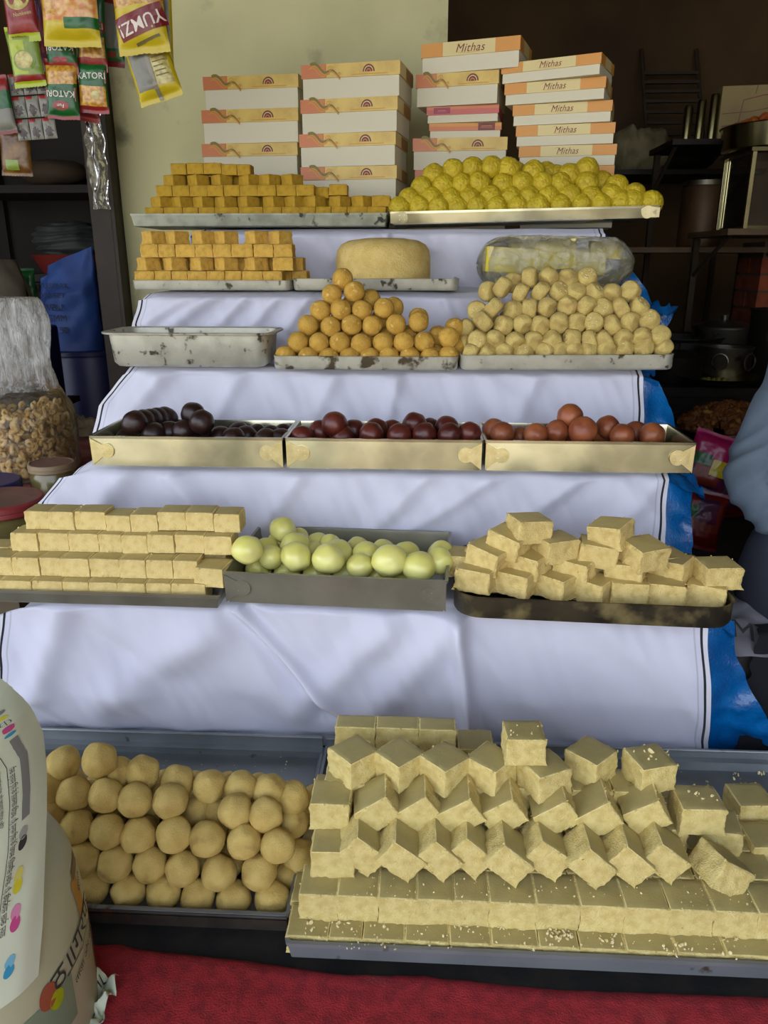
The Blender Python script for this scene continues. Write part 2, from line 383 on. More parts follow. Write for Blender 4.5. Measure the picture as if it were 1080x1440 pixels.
M_TARP = mat('blue_tarpaulin', (0, 84, 150), 0.24, col2=(6, 112, 186), scale=16, bump=0.5, bscale=260, coat=0.5)
def tarp(u, v):
    p, n, drop = prof(v); y, z, xl, xr, xt = p
    x = -0.60 + (xt + 0.60) * u + (0.012 * nz(v * 30, 3) if u > .9 else 0)
    k = min(max((x - xr - 0.010) / 0.05, 0), 1)
    c = k * (.5 if v > .86 else 1) * (0.022 * nz(x * 16, v * 60, 2) + 0.016 * nz(x * 40, v * 90, 5) + 0.012 * abs(nz(x * 25 + v * 30, v * 20, 8)))
    off = 0.014 + 0.014 * k
    return (x, y + (off + (c if v < .86 else -c) if drop else 0.004), z - (off - c if not drop else 0.004) - k * 0.015)
tag(build('blue_tarpaulin', grid(tarp, 110, 240), M_TARP, smooth=80), 'crumpled blue plastic tarpaulin showing beside the white cloth', 'tarpaulin')

# ---------------------------------------------------------------- trays
M_STEEL = mat('brushed_steel', (236, 232, 198), 0.26, 1.0, col2=(176, 172, 146), scale=7, lo=.42, hi=.66, bump=0.10, bscale=14, col3=(150, 142, 112), scale3=120, lo3=0.72, hi3=0.78)
M_STEEL2 = mat('grey_steel', (160, 158, 142), 0.34, 0.6, col2=(138, 136, 122), scale=10, bump=0.10, bscale=16)
M_BRASSY = mat('warm_bracket_steel', (236, 222, 170), 0.36, 0.95, col2=(220, 204, 148), scale=60)
M_ALU = mat('worn_aluminium', (206, 204, 186), 0.5, 0.5, col2=(184, 182, 166), scale=25, bump=0.1, bscale=120, col3=(82, 76, 62), scale3=48, lo3=0.60, hi3=0.68)
M_ALUSTAIN = mat('stained_aluminium', (204, 202, 184), 0.5, 0.45, col2=(182, 178, 160), scale=25, bump=0.2, bscale=120, col3=(88, 76, 56), scale3=34, lo3=0.52, hi3=0.60)
M_GALV = mat('dull_galvanised', (172, 174, 154), 0.6, 0.35, col2=(146, 148, 130), scale=28, bump=0.15, bscale=90, col3=(60, 60, 52), scale3=40, lo3=0.60, hi3=0.68)
M_BLACKPAN = mat('blackened_pan', (72, 64, 48), 0.5, 0.4, col2=(42, 37, 29), scale=16, bump=0.25, bscale=80, col3=(140, 126, 84), scale3=22, lo3=0.50, hi3=0.70)
M_SHEET = mat('grey_sheet_metal', (148, 154, 156), 0.40, 0.45, col2=(126, 132, 136), scale=7, bump=0.05, bscale=60, col3=(90, 78, 62), scale3=30, lo3=0.67, hi3=0.74)
M_RUST = mat('dark_rusty_steel', (74, 66, 58), 0.55, 0.6, col2=(50, 42, 36), scale=16, bump=0.2, col3=(92, 58, 36), scale3=30, lo3=0.6, hi3=0.7)

def square_pan(w, d, h, flare=0.006, t=0.0035, hem=0.005):
    return pan(w, d, 0.004, [(flare + .003, 0), (flare, .002), (.001, h - hem), (-.001, h - hem), (-.0015, h), (t, h), (t + .001, h - hem), (flare + t, .006), (flare + t + .004, .0045)], n=3)
def bracket(parent, w, d, h, side, m, r=0.0145, flare=0.006, depth_side=-1):
    """riveted corner tab: a mitre that narrows from the corner to a round tab with four rivets"""
    sl = flare / h; cz = h * 0.52; cx = side * (w / 2 - 0.030)
    mb = MB()
    def P(x, z, o=0.0012): return (x, -d / 2 + flare * (1 - z / h) * 1.0 - o, z)
    xs = side * (w / 2 - 0.0015)
    pts = []
    for k in range(13):
        a = R(-55 + 290 * k / 12 + (0 if side < 0 else 0))
        pts.append((cx + side * -r * math.cos(a) if False else cx - side * r * math.cos(R(-125 + 250 * k / 12)), cz + r * math.sin(R(-125 + 250 * k / 12))))
    poly = [(xs, 0.003)] + pts + [(xs, h - 0.005)]
    n_ = len(poly)
    v0 = [P(x, z, 0.0024) for x, z in poly]; v1 = [P(x, z, 0.0) for x, z in poly]
    mb.add(v0 + v1, [tuple(range(n_))] + [(i, (i + 1) % n_, n_ + (i + 1) % n_, n_ + i) for i in range(n_)])
    for dx, dz in ((-.006, .005), (.006, .005), (-.006, -.005), (.006, -.005)):
        x, y, z = P(cx + dx, cz + dz, 0.0024)
        mb.lathe([(.0014, 0), (.0011, .0007), (0.0, .001)], 8, M=Matrix.Translation((x, y, z)) @ Matrix.Rotation(R(90), 4, 'X'))
    # mitre fold standing proud at the corner
    a = P(xs, .002, .002); b_ = P(xs, h - .004, .002); c_ = P(cx + side * r * .75, cz, .003)
    mb.add([a, b_, c_, (a[0], a[1] + .003, a[2]), (b_[0], b_[1] + .003, b_[2]), (c_[0], c_[1] + .003, c_[2])], [(0, 1, 2), (0, 3, 4, 1), (1, 4, 5, 2), (2, 5, 3, 0)])
    return build('corner_bracket', mb, m, parent, smooth=30)
def tray(label, x0, x1, yf, d, z, h, m, kind='square', rc=0.02, yaw=0.0, roll=0.0, br=None, flare=0.006, group=None):
    w = x1 - x0
    t = thing('tray', label, 'tray', ((x0 + x1) / 2, yf + d / 2, z), (0, R(roll), R(yaw)), group)
    if kind == 'square': build('pan', square_pan(w, d, h, flare), m, t, smooth=25)
    elif kind == 'round':
        build('pan', pan(w, d, rc, [(.007, 0), (.003, .0015), (.0005, .006), (0, h - .003), (-.0012, h), (.0022, h + .0003), (.0032, h - .003), (.0045, .008), (.009, .0045)], n=7), m, t, smooth=35)
    elif kind == 'deep':
        build('pan', pan(w, d, rc, [(.030, 0), (.020, .002), (.0125, .010), (.007, h - .005), (-.006, h - .003), (-.007, h + .0005), (-.004, h + .0015), (.008, h - .0005), (.014, .012), (.022, .005), (.035, .004)], n=8), m, t, smooth=40)
    if br:
        for s in (-1, 1): bracket(t, w, d, h, s, br, flare=flare)
    return t
G = .0025
T_R5L = tray('dented grey tin tray holding the mustard barfi on the top step', -.733, -.097, 1.995, .22, TREAD[5] + G, .030, M_GALV)
T_R5R = tray('shiny steel tray holding the yellow boondi laddus on the top step', -.0905, .556, 1.995, .22, TREAD[5] + .012, .029, M_STEEL, roll=-1.1, br=M_STEEL)
T_R4L = tray('pale worn aluminium tray under the orange barfi', -.668, -.308, 1.79, .22, TREAD[4] + G, .022, M_ALU, 'round', .012)
T_R4C = tray('speckled aluminium tray under the big round khoya cake', -.302, .074, 1.795, .232, TREAD[4] + G, .026, M_ALU, 'round', .02)
T_R3E = tray('deep empty aluminium tray with a wide lip', -.672, -.318, 1.59, .155, TREAD[3] + G, .072, M_ALU, 'deep', .035)
T_R3C = tray('stained aluminium tray under the laddu pyramid', -.312, .068, 1.585, .19, TREAD[3] + G, .028, M_ALUSTAIN, 'round', .016)
T_R3R = tray('rounded aluminium tray under the pale pedas', .073, .502, 1.585, .20, TREAD[3] + .005, .031, M_ALU, 'round', .02, roll=-.5)
GJ = 'gulab jamun trays'
T_R2A = tray('riveted steel tray with the black gulab jamuns', -.622, -.258, 1.372, .165, TREAD[2] + G, .059, M_STEEL, br=M_BRASSY, group=GJ, flare=.003)
T_R2B = tray('riveted steel tray with the dark red gulab jamuns', -.254, .108, 1.372, .165, TREAD[2] + G, .059, M_STEEL, br=M_BRASSY, group=GJ, flare=.003)
T_R2C = tray('riveted steel tray with the light brown gulab jamuns', .112, .488, 1.372, .165, TREAD[2] + G, .059, M_STEEL, br=M_BRASSY, group=GJ, flare=.003)
T_R1L = tray('low steel tray under the neat slab barfi', -.88, -.327, 1.14, .20, TREAD[1] + G, .026, M_STEEL2, yaw=-1)
T_R1C = tray('riveted steel tray of pale green rasgullas', -.318, .048, 1.138, .235, TREAD[1] + G + .006, .058, M_STEEL2, yaw=-3.0, br=M_STEEL2)
T_R1R = tray('blackened round cornered tray of chunky barfi', .058, .500, 1.115, .245, TREAD[1] + G, .038, M_BLACKPAN, 'round', .045, yaw=-3.0)
def floor_tray(label, x0, x1, y0, y1, hf, hb, m, z=0.0):
    """wide shallow tray with a low front edge and a stepped upstand along its back"""
    w, d = x1 - x0, y1 - y0
    t = thing('tray', label, 'tray', ((x0 + x1) / 2, (y0 + y1) / 2, z))
    build('pan', pan(w, d, .006, [(.006, 0), (.004, .001), (.0, hf - .006), (-.002, hf - .006), (-.0025, hf), (.003, hf), (.004, hf - .005), (.005, .006), (.010, .0045)], n=3), m, t, smooth=25)
    b = MB().box((0, d / 2 - .003, (hb + hf) / 2 + .0), (w, .005, hb - hf + .006)).box((0, d / 2 - .010, hf + .001), (w, .018, .003)).tube([(-w / 2, d / 2 - .004, hb + .003), (w / 2, d / 2 - .004, hb + .003)], .003, 8)
    build('back_edge', b, m, t, smooth=25); return t
T_R0L = floor_tray('wide sheet metal tray holding the big pale laddus', -.76, -.170, .797, 1.168, .026, .045, M_SHEET, .001)
T_R0R = floor_tray('wide sheet metal tray holding the largest barfi pile', -.1635, .66, .750, 1.168, .030, .043, M_SHEET, .001)
build('front_rail', MB().box((0, -.1885, .010), (.588, .002, .017)).tube([(-.294, -.1885, .022), (.294, -.1885, .022)], .0022, 6), M_RUST, T_R0L, smooth=25)

# ---------------------------------------------------------------- sweet shapes
def ball(name, r, m, seed, lump=0.05, lf=1.6, fine=0.012, ff=9, flats=0, flat_d=.93, squash=1.0, sub=4):
    rnd = random.Random(seed); bm = bmesh.new(); bmesh.ops.create_icosphere(bm, subdivisions=sub, radius=1.0)
    pl = [(Vector((rnd.gauss(0, 1), rnd.gauss(0, 1), rnd.gauss(0, 1))).normalized(), flat_d + rnd.random() * .04) for _ in range(flats)]
    o = Vector((seed * 3.7, seed * 1.3, seed * .77))
    for v in bm.verts:
        p = v.co.normalized(); q = p * (1 + lump * noise.noise(p * lf + o))
        for n_, d_ in pl:
            e = q.dot(n_) - d_
            if e > 0: q = q - n_ * e * .85
        q = q * (1 + fine * noise.noise(p * ff + o) + fine * .5 * noise.noise(p * ff * 2.3 + o))
        v.co = Vector((q.x, q.y, q.z * squash)) * r
    me = bpy.data.meshes.new(name); bm.to_mesh(me); bm.free()
    me.polygons.foreach_set('use_smooth', [True] * len(me.polygons)); me.materials.append(m); me.update(); return me
def boondi(name, r, m, seed):
    rnd = random.Random(seed); bm = bmesh.new(); bmesh.ops.create_icosphere(bm, subdivisions=5, radius=1.0)
    o = Vector((seed * 3.1, seed * 2.3, seed))
    for v in bm.verts:
        p = v.co.normalized(); d = noise.voronoi(p * 5.6 + o)[0][0]
        k = 0.93 + 0.085 * math.sqrt(max(0.0, 1 - (d / .8) ** 2)) + .05 * noise.noise(p * 1.7 + o)
        v.co = p * r * k
    me = bpy.data.meshes.new(name); bm.to_mesh(me); bm.free()
    me.polygons.foreach_set('use_smooth', [True] * len(me.polygons)); me.materials.append(m); me.update(); return me
def peda(name, r, mats, seed):
    """pressed disc with a rounded rim, hand-flattened sides and a few nut slivers pressed in its face (face is +Z)"""
    rnd = random.Random(seed); bm = bmesh.new(); bmesh.ops.create_icosphere(bm, subdivisions=4, radius=1.0)
    o = Vector((seed * 5.1, seed, seed * 2.2)); sides = []
    a0 = rnd.random() * 6.28; ns = rnd.choice((5, 6, 6, 7))
    for k in range(ns):
        a = a0 + 6.283 * k / ns + rnd.uniform(-.12, .12); sides.append((Vector((math.cos(a), math.sin(a), 0)), rnd.uniform(.88, .96)))
    for v in bm.verts:
        p = v.co.normalized(); q = p * (1 + .05 * noise.noise(p * 1.5 + o))
        for n_, d_ in sides:
            e = q.dot(n_) - d_
            if e > 0: q -= n_ * e * .9
        for s in (1, -1):
            e = q.z * s - .62
            if e > 0: q.z -= s * e * .8
        q *= 1 + .012 * noise.noise(p * 8 + o)
        v.co = q * r
    sl = seed % 3
    if sl != 1:
        for _ in range(5 if sl == 0 else 9):
            a = rnd.random() * 6.28; q = rnd.random() ** .5 * .6 * r; c = Vector((math.cos(a) * q, math.sin(a) * q, r * .665))
            g = bmesh.ops.create_icosphere(bm, subdivisions=1, radius=r * .13, matrix=Matrix.Translation(c) @ Matrix.Rotation(rnd.random() * 3, 4, 'Z') @ Matrix.Diagonal((1.5, .6, .35, 1)))
            for f in set(f for v in g['verts'] for f in v.link_faces): f.material_index = 1
    me = bpy.data.meshes.new(name); bm.to_mesh(me); bm.free()
    me.polygons.foreach_set('use_smooth', [True] * len(me.polygons))
    for m in mats: me.materials.append(m)
    me.update(); return me
def barfi(name, w, d, h, mats, seed, n=(12, 12, 9), rough=1.0, crumbs=10, rnd_edge=.0016):
    """cut square of fudge: smooth slightly sagging top (slot 0), torn crumbly sides (slot 1), cut arris painted pale as if catching light, and loose crumbs (slot 1)"""
    rnd = random.Random(seed); bm = bmesh.new(); o = Vector((seed * 7.3, seed * 1.9, seed * .6))
    bmesh.ops.create_cube(bm, size=1.0)
    for ax, k in ((0, n[0]), (1, n[1]), (2, n[2])):
        es = [e for e in bm.edges if abs((e.verts[0].co - e.verts[1].co)[ax]) > 1e-4 and all(abs((e.verts[0].co - e.verts[1].co)[j]) < 1e-4 for j in range(3) if j != ax)]
        bmesh.ops.subdivide_edges(bm, edges=es, cuts=k - 1, use_grid_fill=True)
    ring_ = {}
    for v in bm.verts:
        for i in range(2):
            if abs(abs(v.co[i]) - (.5 - 1 / n[i])) < 1e-4: v.co[i] = math.copysign(.5 - .0019 / (w, d)[i], v.co[i])
    for f in bm.faces:
        c_ = [v.co for v in f.verts]; ring_[f] = [p_[i] for i in range(2) for p_ in c_]
    for f in bm.faces: f.material_index = 0 if f.normal.z > .5 else 1
    for v in bm.verts:
        p = Vector((v.co.x * w, v.co.y * d, v.co.z * h))
        q = Vector(p); ex = sum(1 for i in range(3) if abs(abs(v.co[i]) - .5) < 1e-4)
        top = abs(v.co.z - .5) < 1e-4; bot = abs(v.co.z + .5) < 1e-4
        for i in range(2):
            if abs(abs(v.co[i]) - .5) < 1e-4:
                s = 1 if v.co[i] > 0 else -1
                amp = .0009 * rough * (1.5 if bot else 1.0) * (.35 if top else 1)
                q[i] += s * (amp * noise.noise(p * 260 + o) + amp * 1.6 * noise.noise(p * 90 + o) + .0012 * noise.noise(p * 30 + o))
                if top: q[i] -= s * rnd_edge * .45
                if bot: q[i] += s * .0006 * rough * rnd.random()
        if top: q.z += .0005 * noise.noise(p * 60 + o) - (.0007 if ex > 1 else 0) - .0008 * ((v.co.x * 2) ** 6 + (v.co.y * 2) ** 6) * .5
        if bot and ex > 1: q.z += .0011 * rough * max(0, noise.noise(p * 300 + o))
        if ex >= 2 and not top and not bot:
            q.x -= (1 if v.co.x > 0 else -1) * rnd_edge * .4; q.y -= (1 if v.co.y > 0 else -1) * rnd_edge * .4
        v.co = q
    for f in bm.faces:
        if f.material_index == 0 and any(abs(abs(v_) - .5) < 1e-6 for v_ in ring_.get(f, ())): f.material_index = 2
    for _ in range(crumbs):
        s = rnd.choice(((0, -1), (0, -1), (-1, 0), (1, 0), (0, 1))); t = rnd.uniform(-.5, .5)
        c = Vector((s[0] * w / 2 + (t * w if s[0] == 0 else 0), s[1] * d / 2 + (t * d if s[1] == 0 else 0), rnd.choice((-h / 2 + .001, -h / 2 + .0015, h / 2 - .001, rnd.uniform(-h / 2, h / 2)))))
        g = bmesh.ops.create_icosphere(bm, subdivisions=1, radius=rnd.uniform(.0007, .0018), matrix=Matrix.Translation(c) @ Euler((rnd.random() * 3, rnd.random() * 3, 0)).to_matrix().to_4x4() @ Matrix.Diagonal((1.3, .9, .7, 1)))
        for f in set(f for v in g['verts'] for f in v.link_faces): f.material_index = 1
    me = bpy.data.meshes.new(name); bm.to_mesh(me); bm.free()
    for m in mats: me.materials.append(m)
    me.polygons.foreach_set('use_smooth', [True] * len(me.polygons)); me.set_sharp_from_angle(angle=R(42)); me.update(); return me
def rrot(k=3.14): return (random.uniform(-k, k), random.uniform(-k, k), random.uniform(-k, k))
def corner_at(me_dims, rot, corner, P):
    """centre of a block of these dims, so rotated, whose given corner (-1/1 signs) stands at P"""
    c = Vector((corner[0] * me_dims[0] / 2, corner[1] * me_dims[1] / 2, corner[2] * me_dims[2] / 2))
    return Vector(P) - Euler(rot).to_matrix() @ c

# ---------------------------------------------------------------- balls of sweet, pile by pile
UP = ['bottom row', 'second row up', 'third row up', 'fourth row up', 'fifth row up', 'sixth row up']
def pile(name, cat, group, noun, where, rows, backs, meshes, place, scale=1.0, rot=None):
    """rows/backs: per layer, lists of picture points; place(layer, back, px, py) -> centre. Every ball is its own object"""
    k = 0
    for back, layers in ((0, rows), (1, backs)):
        for li, pts in enumerate(layers):
            pts = sorted(pts); n = len(pts)
            for i, pt in enumerate(pts):
                o = put(name, meshes[k % len(meshes)] if len(pt) < 4 else meshes[pt[3]], None, place(li, back, pt[0], pt[1]), rot(li, i) if rot else rrot())
                s = (scale if len(pt) < 3 or pt[2] is None else pt[2]) * random.uniform(.975, 1.025); o.scale = (s, s, s)
                rw = UP[li] if li < len(rows) - 1 else 'top row'
                if len(rows) == 1: rw = 'front line'
                tag(o, f"{noun}, {nth(i, n)}, {'behind the ' if back else ''}{rw} {where}", cat, group)
                k += 1
def Z(lst, ox, oy, s): return [(ox + p[0] / s, oy + p[1] / s) + tuple(p[2:]) for p in lst]
def fill(name, cat, group, label, pts, meshes, scale=1.0):
    for k, p in enumerate(pts):
        o = put(name, meshes[k % len(meshes)], None, p, rrot()); o.scale = (scale,) * 3; tag(o, label, cat, group)

# big pale laddus beside the newspaper (floor tray)
M_LADDU = mat('pale_gram_laddu', (218, 190, 112), 0.8, col2=(200, 170, 94), scale=34, bump=0.4, bscale=420, rand=0.06, spec=.25, col3=(166, 138, 78), scale3=26, lo3=.62, hi3=.74, sss=.08)
lad = [ball('laddu', .0245, M_LADDU, 11 + k, lump=.10, lf=1.4, fine=.010, ff=7, flats=9, flat_d=.92) for k in range(5)]
q = lambda l: Z(l, 0, 990, 2.4545)
LA = [q([(95, 620), (205, 625), (318, 635), (445, 645), (565, 652), (685, 665), (808, 675), (940, 675)]), q([(80, 510), (190, 520), (285, 535), (397, 550), (517, 555), (630, 568), (757, 582), (895, 580)]),
      q([(60, 390), (170, 398), (262, 422), (370, 440), (477, 453), (602, 450), (715, 465), (843, 475), (957, 489)]), q([(40, 285), (160, 300), (255, 310), (365, 315), (467, 333), (588, 335), (812, 368), (918, 382)]), q([(100, 215), (218, 205), (342, 192)])]
LB = [[], q([(985, 605)]), q([(1028, 520)]), q([(685, 372), (750, 385), (1008, 405)]), q([(405, 238), (492, 238), (612, 268), (722, 283), (832, 290), (930, 300), (1012, 325)])]
LY = [.834, .845, .862, .886, .912]
pile('laddu', 'laddu', 'big pale laddus in the floor tray', 'big pale laddu', 'of the floor tray pile', LA, LB, lad,
     lambda li, b, px, py: onY(px, py, LY[li] + (.030 if b and li < 4 else (.014 if b else 0))))
fill('laddu', 'laddu', 'big pale laddus inside the pile', 'big pale laddu inside the floor pile, behind its front face',
     [(-.72 + .05 * i + .02 * j, .885 + .047 * j, .031) for j in range(4) for i in range(11)] + [(-.70 + .05 * i, .905 + .047 * j, .065) for j in range(3) for i in range(10)] + [(-.68 + .05 * i, .925, .099) for i in range(7)], lad)

# golden besan laddu pyramid
M_BESAN = mat('golden_besan', (212, 170, 78), 0.8, col2=(194, 150, 60), scale=60, bump=0.6, bscale=460, rand=0.05, spec=.25, col3=(228, 192, 112), scale3=80, lo3=.6, hi3=.7)
bes = [ball('besan_laddu', .0215, M_BESAN, 31 + k, lump=.05, fine=.014, ff=10, flats=4, flat_d=.95) for k in range(4)]
q = lambda l: Z(l, 370, 310, 3.6)
BA = [q([(112, 688), (228, 692), (333, 697), (438, 697), (540, 694), (636, 692), (742, 692), (845, 695), (938, 688)]), q([(177, 615), (283, 620), (388, 618), (496, 625), (607, 620), (712, 618), (815, 615), (940, 592)]),
      q([(227, 530), (342, 538), (448, 530), (552, 533), (673, 526), (787, 512)]), q([(290, 458), (392, 452), (501, 455), (612, 445)]), q([(348, 375), (462, 360)]), q([(403, 295)])]
BB = [q([(985, 640)]), q([(885, 585), (970, 545)]), q([(787, 495)]), q([(660, 440)]), q([(545, 402)]), []]
BY = [1.618, 1.628, 1.642, 1.657, 1.671, 1.684]
pile('besan_laddu', 'laddu', 'golden laddus of the pyramid', 'golden besan laddu', 'of the laddu pyramid', BA, BB, bes, lambda li, b, px, py: onY(px, py, BY[li] + .036 * b))
fill('besan_laddu', 'laddu', 'golden laddus inside the pyramid', 'golden besan laddu inside the pyramid, behind its front face',
     [(-.275 + .043 * i, 1.660 + .042 * j, .666) for j in range(3) for i in range(8)] + [(-.25 + .043 * i, 1.672 + .042 * j, .699) for j in range(2) for i in range(6)] + [(-.225 + .043 * i, 1.688, .733) for i in range(4)] + [(-.2 + .042 * i, 1.70, .765) for i in range(2)], bes)

# pale pedas
M_PEDA = mat('pale_milk_fudge', (214, 192, 116), 0.8, col2=(190, 164, 98), scale=45, bump=0.6, bscale=380, rand=0.05, spec=.25, col3=(164, 138, 82), scale3=30, lo3=.62, hi3=.74)
M_NUT = mat('pale_nut_sliver', (226, 208, 150), 0.7)
ped = [peda('peda', .0218, (M_PEDA, M_NUT), 51 + k) for k in range(9)]
PA = [[(662, 498), (683, 497), (709, 496), (736, 497), (767, 495), (788, 495), (807, 495), (825.5, 494), (852, 493), (877, 492), (904, 489), (932, 489)],
      [(672, 478.5), (695.5, 478.5), (724, 481), (750, 480), (775, 478.5), (804, 477), (829, 478.5), (850, 478.5), (876.7, 477), (902.6, 475), (928, 472.6)],
      [(679, 452.6), (708, 458), (735, 456), (759, 458), (786, 454), (811, 454), (835, 454), (861, 457), (886, 453), (913, 450)],
      [(694, 433), (722, 437), (744, 434), (769, 432.6), (798, 430), (824, 431), (848, 434), (872, 434), (899, 431)],
      [(707, 404), (732, 412), (760, 410), (786, 410), (810, 411), (836, 411), (860, 413), (886, 410)], [(744.9, 390.4), (771, 390), (798, 392), (825.5, 390.5)]]
PB = [[], [(655, 484)], [(655, 462)], [(671, 437)], [(687, 410), (722, 398)], []]
PY = [1.618, 1.626, 1.640, 1.655, 1.670, 1.686]
pile('peda', 'peda', 'pale pedas on the rounded tray', 'pale pressed peda', 'of the peda pile', PA, PB, ped, lambda li, b, px, py: onY(px, py, PY[li] + .030 * b),
     rot=lambda li, i: (R(62 + random.uniform(-26, 26)), R(random.uniform(-22, 22)), random.uniform(-3.1, 3.1)) if True else None)
fill('peda', 'peda', 'pale pedas inside the pile', 'pale peda inside the heap, behind its front face', [(.10 + .042 * i, 1.662 + .04 * j, .668) for j in range(3) for i in range(9)] + [(.12 + .042 * i, 1.675 + .04 * j, .70) for j in range(2) for i in range(8)] + [(.135 + .042 * i, 1.688, .735 ) for i in range(7)], ped)

# yellow boondi laddus, top step
M_BOONDI = mat('yellow_boondi', (206, 184, 34), 0.6, col2=(186, 158, 22), scale=70, bump=0.4, bscale=300, rand=0.06, sss=.1)
boo = [boondi('boondi_laddu', .0292, M_BOONDI, 71 + k) for k in range(4)]
q1 = lambda l: Z(l, 540, 210, 4.909)
q2 = lambda l: Z(l, 720, 210, 4.909)
OA = [q1([(110, 408), (245, 405), (375, 405), (510, 405), (640, 398), (775, 403), (920, 400), (1045, 400)]) + q2([(180, 395), (330, 395), (475, 390), (610, 386), (750, 372), (830, 365), (955, 372)]),
      q1([(175, 350), (325, 345), (460, 350), (585, 345), (735, 335), (870, 340), (995, 335)]) + q2([(245, 330), (395, 325), (540, 335), (680, 320), (842, 318)]),
      q1([(262, 270), (408, 255), (535, 250), (655, 240), (820, 248), (950, 240)]) + q2([(65, 238), (205, 240), (330, 245), (515, 240), (718, 262)]),
      q1([(345, 185), (477, 150), (610, 135), (740, 130), (855, 140), (1030, 160)]) + q2([(395, 185), (515, 143)])]
OB = [[], [], q1([(690, 205)]) + q2([(615, 235)]), q1([(905, 165)]) + q2([(235, 170), (300, 190)])]
OYY = [2.03, 2.043, 2.058, 2.076]
pile('boondi_laddu', 'laddu', 'yellow boondi laddus on the top step', 'grainy yellow boondi laddu', 'of the boondi pile', OA, OB, boo, lambda li, b, px, py: onY(px, py, OYY[li] + .035 * b))
fill('boondi_laddu', 'laddu', 'yellow boondi laddus inside the pile', 'yellow boondi laddu inside the heap, behind its front face', [(-.03 + .056 * i, 2.087 + .05 * j, .975) for j in range(2) for i in range(9)] + [(0 + .056 * i, 2.10, 1.01) for i in range(8)], boo)

# gulab jamuns
M_GJ1 = mat('black_jamun', (52, 28, 24), 0.38, col2=(34, 18, 16), scale=30, bump=0.15, bscale=300, rand=.1)
M_GJ2 = mat('dark_red_jamun', (104, 44, 32), 0.35, col2=(74, 28, 24), scale=26, bump=0.12, bscale=300, rand=.12)
M_GJ3 = mat('light_brown_jamun', (160, 92, 54), 0.42, col2=(128, 64, 38), scale=24, bump=0.12, bscale=300, rand=.1)
def jam(m, s): return [ball('gulab_jamun', .0235, m, s + k, lump=.06, fine=.006, ff=8, flats=3, flat_d=.96) for k in range(3)]
j1, j2, j3 = jam(M_GJ1, 90), jam(M_GJ2, 95), jam(M_GJ3, 100)
ZF = TREAD[2] + .008
def jset(pts, ox, oy, s, meshes, colour, group):
    n = 0
    fronts = sorted([p for p in pts if not p[2]]); backs = sorted([p for p in pts if p[2]])
    for grp, word in ((fronts, 'nearest the tray front'), (backs, 'further back in the tray')):
        for i, p in enumerate(grp):
            Y = p[3]; c = onY(ox + p[0] / s, oy + p[1] / s, Y); c.z = max(c.z, ZF + .0225)
            o = put('gulab_jamun', meshes[n % 3], None, c, rrot()); k = p[4] if len(p) > 4 else 1.0; o.scale = (k, k, k); n += 1
            tag(o, f'{colour} gulab jamun, {nth(i, len(grp))} of those {word}', 'gulab jamun', group)
jset([(255, 155, 0, 1.415, 1.02), (288, 150, 1, 1.438), (318, 146, 1, 1.460), (345, 142, 1, 1.482), (378, 139, 1, 1.505, 1.05), (487, 120, 1, 1.458), (522, 152, 0, 1.418)] +
     [(450, 190, 0, 1.425, .95), (330, 200, 0, 1.418), (395, 195, 1, 1.44), (600, 216, 1, 1.45), (650, 222, 0, 1.42), (540, 222, 1, 1.455), (700, 212, 1, 1.47), (742, 206, 1, 1.50), (780, 226, 0, 1.425), (672, 198, 1, 1.508), (848, 204, 1, 1.505), (838, 226, 0, 1.43), (800, 212, 1, 1.475)],
     100, 540, 2.842, j1, 'black', 'black gulab jamuns')
jset([(238, 190, 0, 1.43, 1.04), (168, 228, 1, 1.46), (330, 225, 1, 1.47), (85, 255, 0, 1.425), (280, 253, 0, 1.43), (435, 220, 1, 1.455), (412, 240, 0, 1.42), (510, 225, 1, 1.48), (545, 245, 0, 1.42), (617, 192, 1, 1.455), (692, 215, 1, 1.49, .95), (665, 240, 0, 1.42), (770, 208, 1, 1.458), (785, 243, 0, 1.42), (878, 235, 0, 1.43, .95)],
     400, 540, 3.375, j2, 'dark red', 'dark red gulab jamuns')
jset([(90, 168, 1, 1.46), (120, 180, 0, 1.43), (240, 184, 0, 1.43, .97), (315, 172, 0, 1.435, .95), (364, 118, 1, 1.455, 1.05), (410, 168, 0, 1.42, 1.12), (475, 182, 1, 1.47), (500, 157, 1, 1.455, .97), (552, 188, 0, 1.425), (600, 178, 1, 1.475), (660, 185, 0, 1.43), (185, 190, 1, 1.46, .8)],
     660, 540, 2.571, j3, 'light brown', 'light brown gulab jamuns')
def under(x0, x1, n, m, word):
    fill('gulab_jamun', 'gulab jamun', f'{word} gulab jamuns on the tray floor', f'{word} gulab jamun low on the tray floor, below the others', [(x0 + (x1 - x0) * i / (n - 1), 1.475 + .03 * (i % 2), ZF + .0225) for i in range(n)], m)
under(-.59, -.29, 4, j1, 'black'); under(-.22, .08, 6, j2, 'dark red'); under(.15, .45, 6, j3, 'light brown')

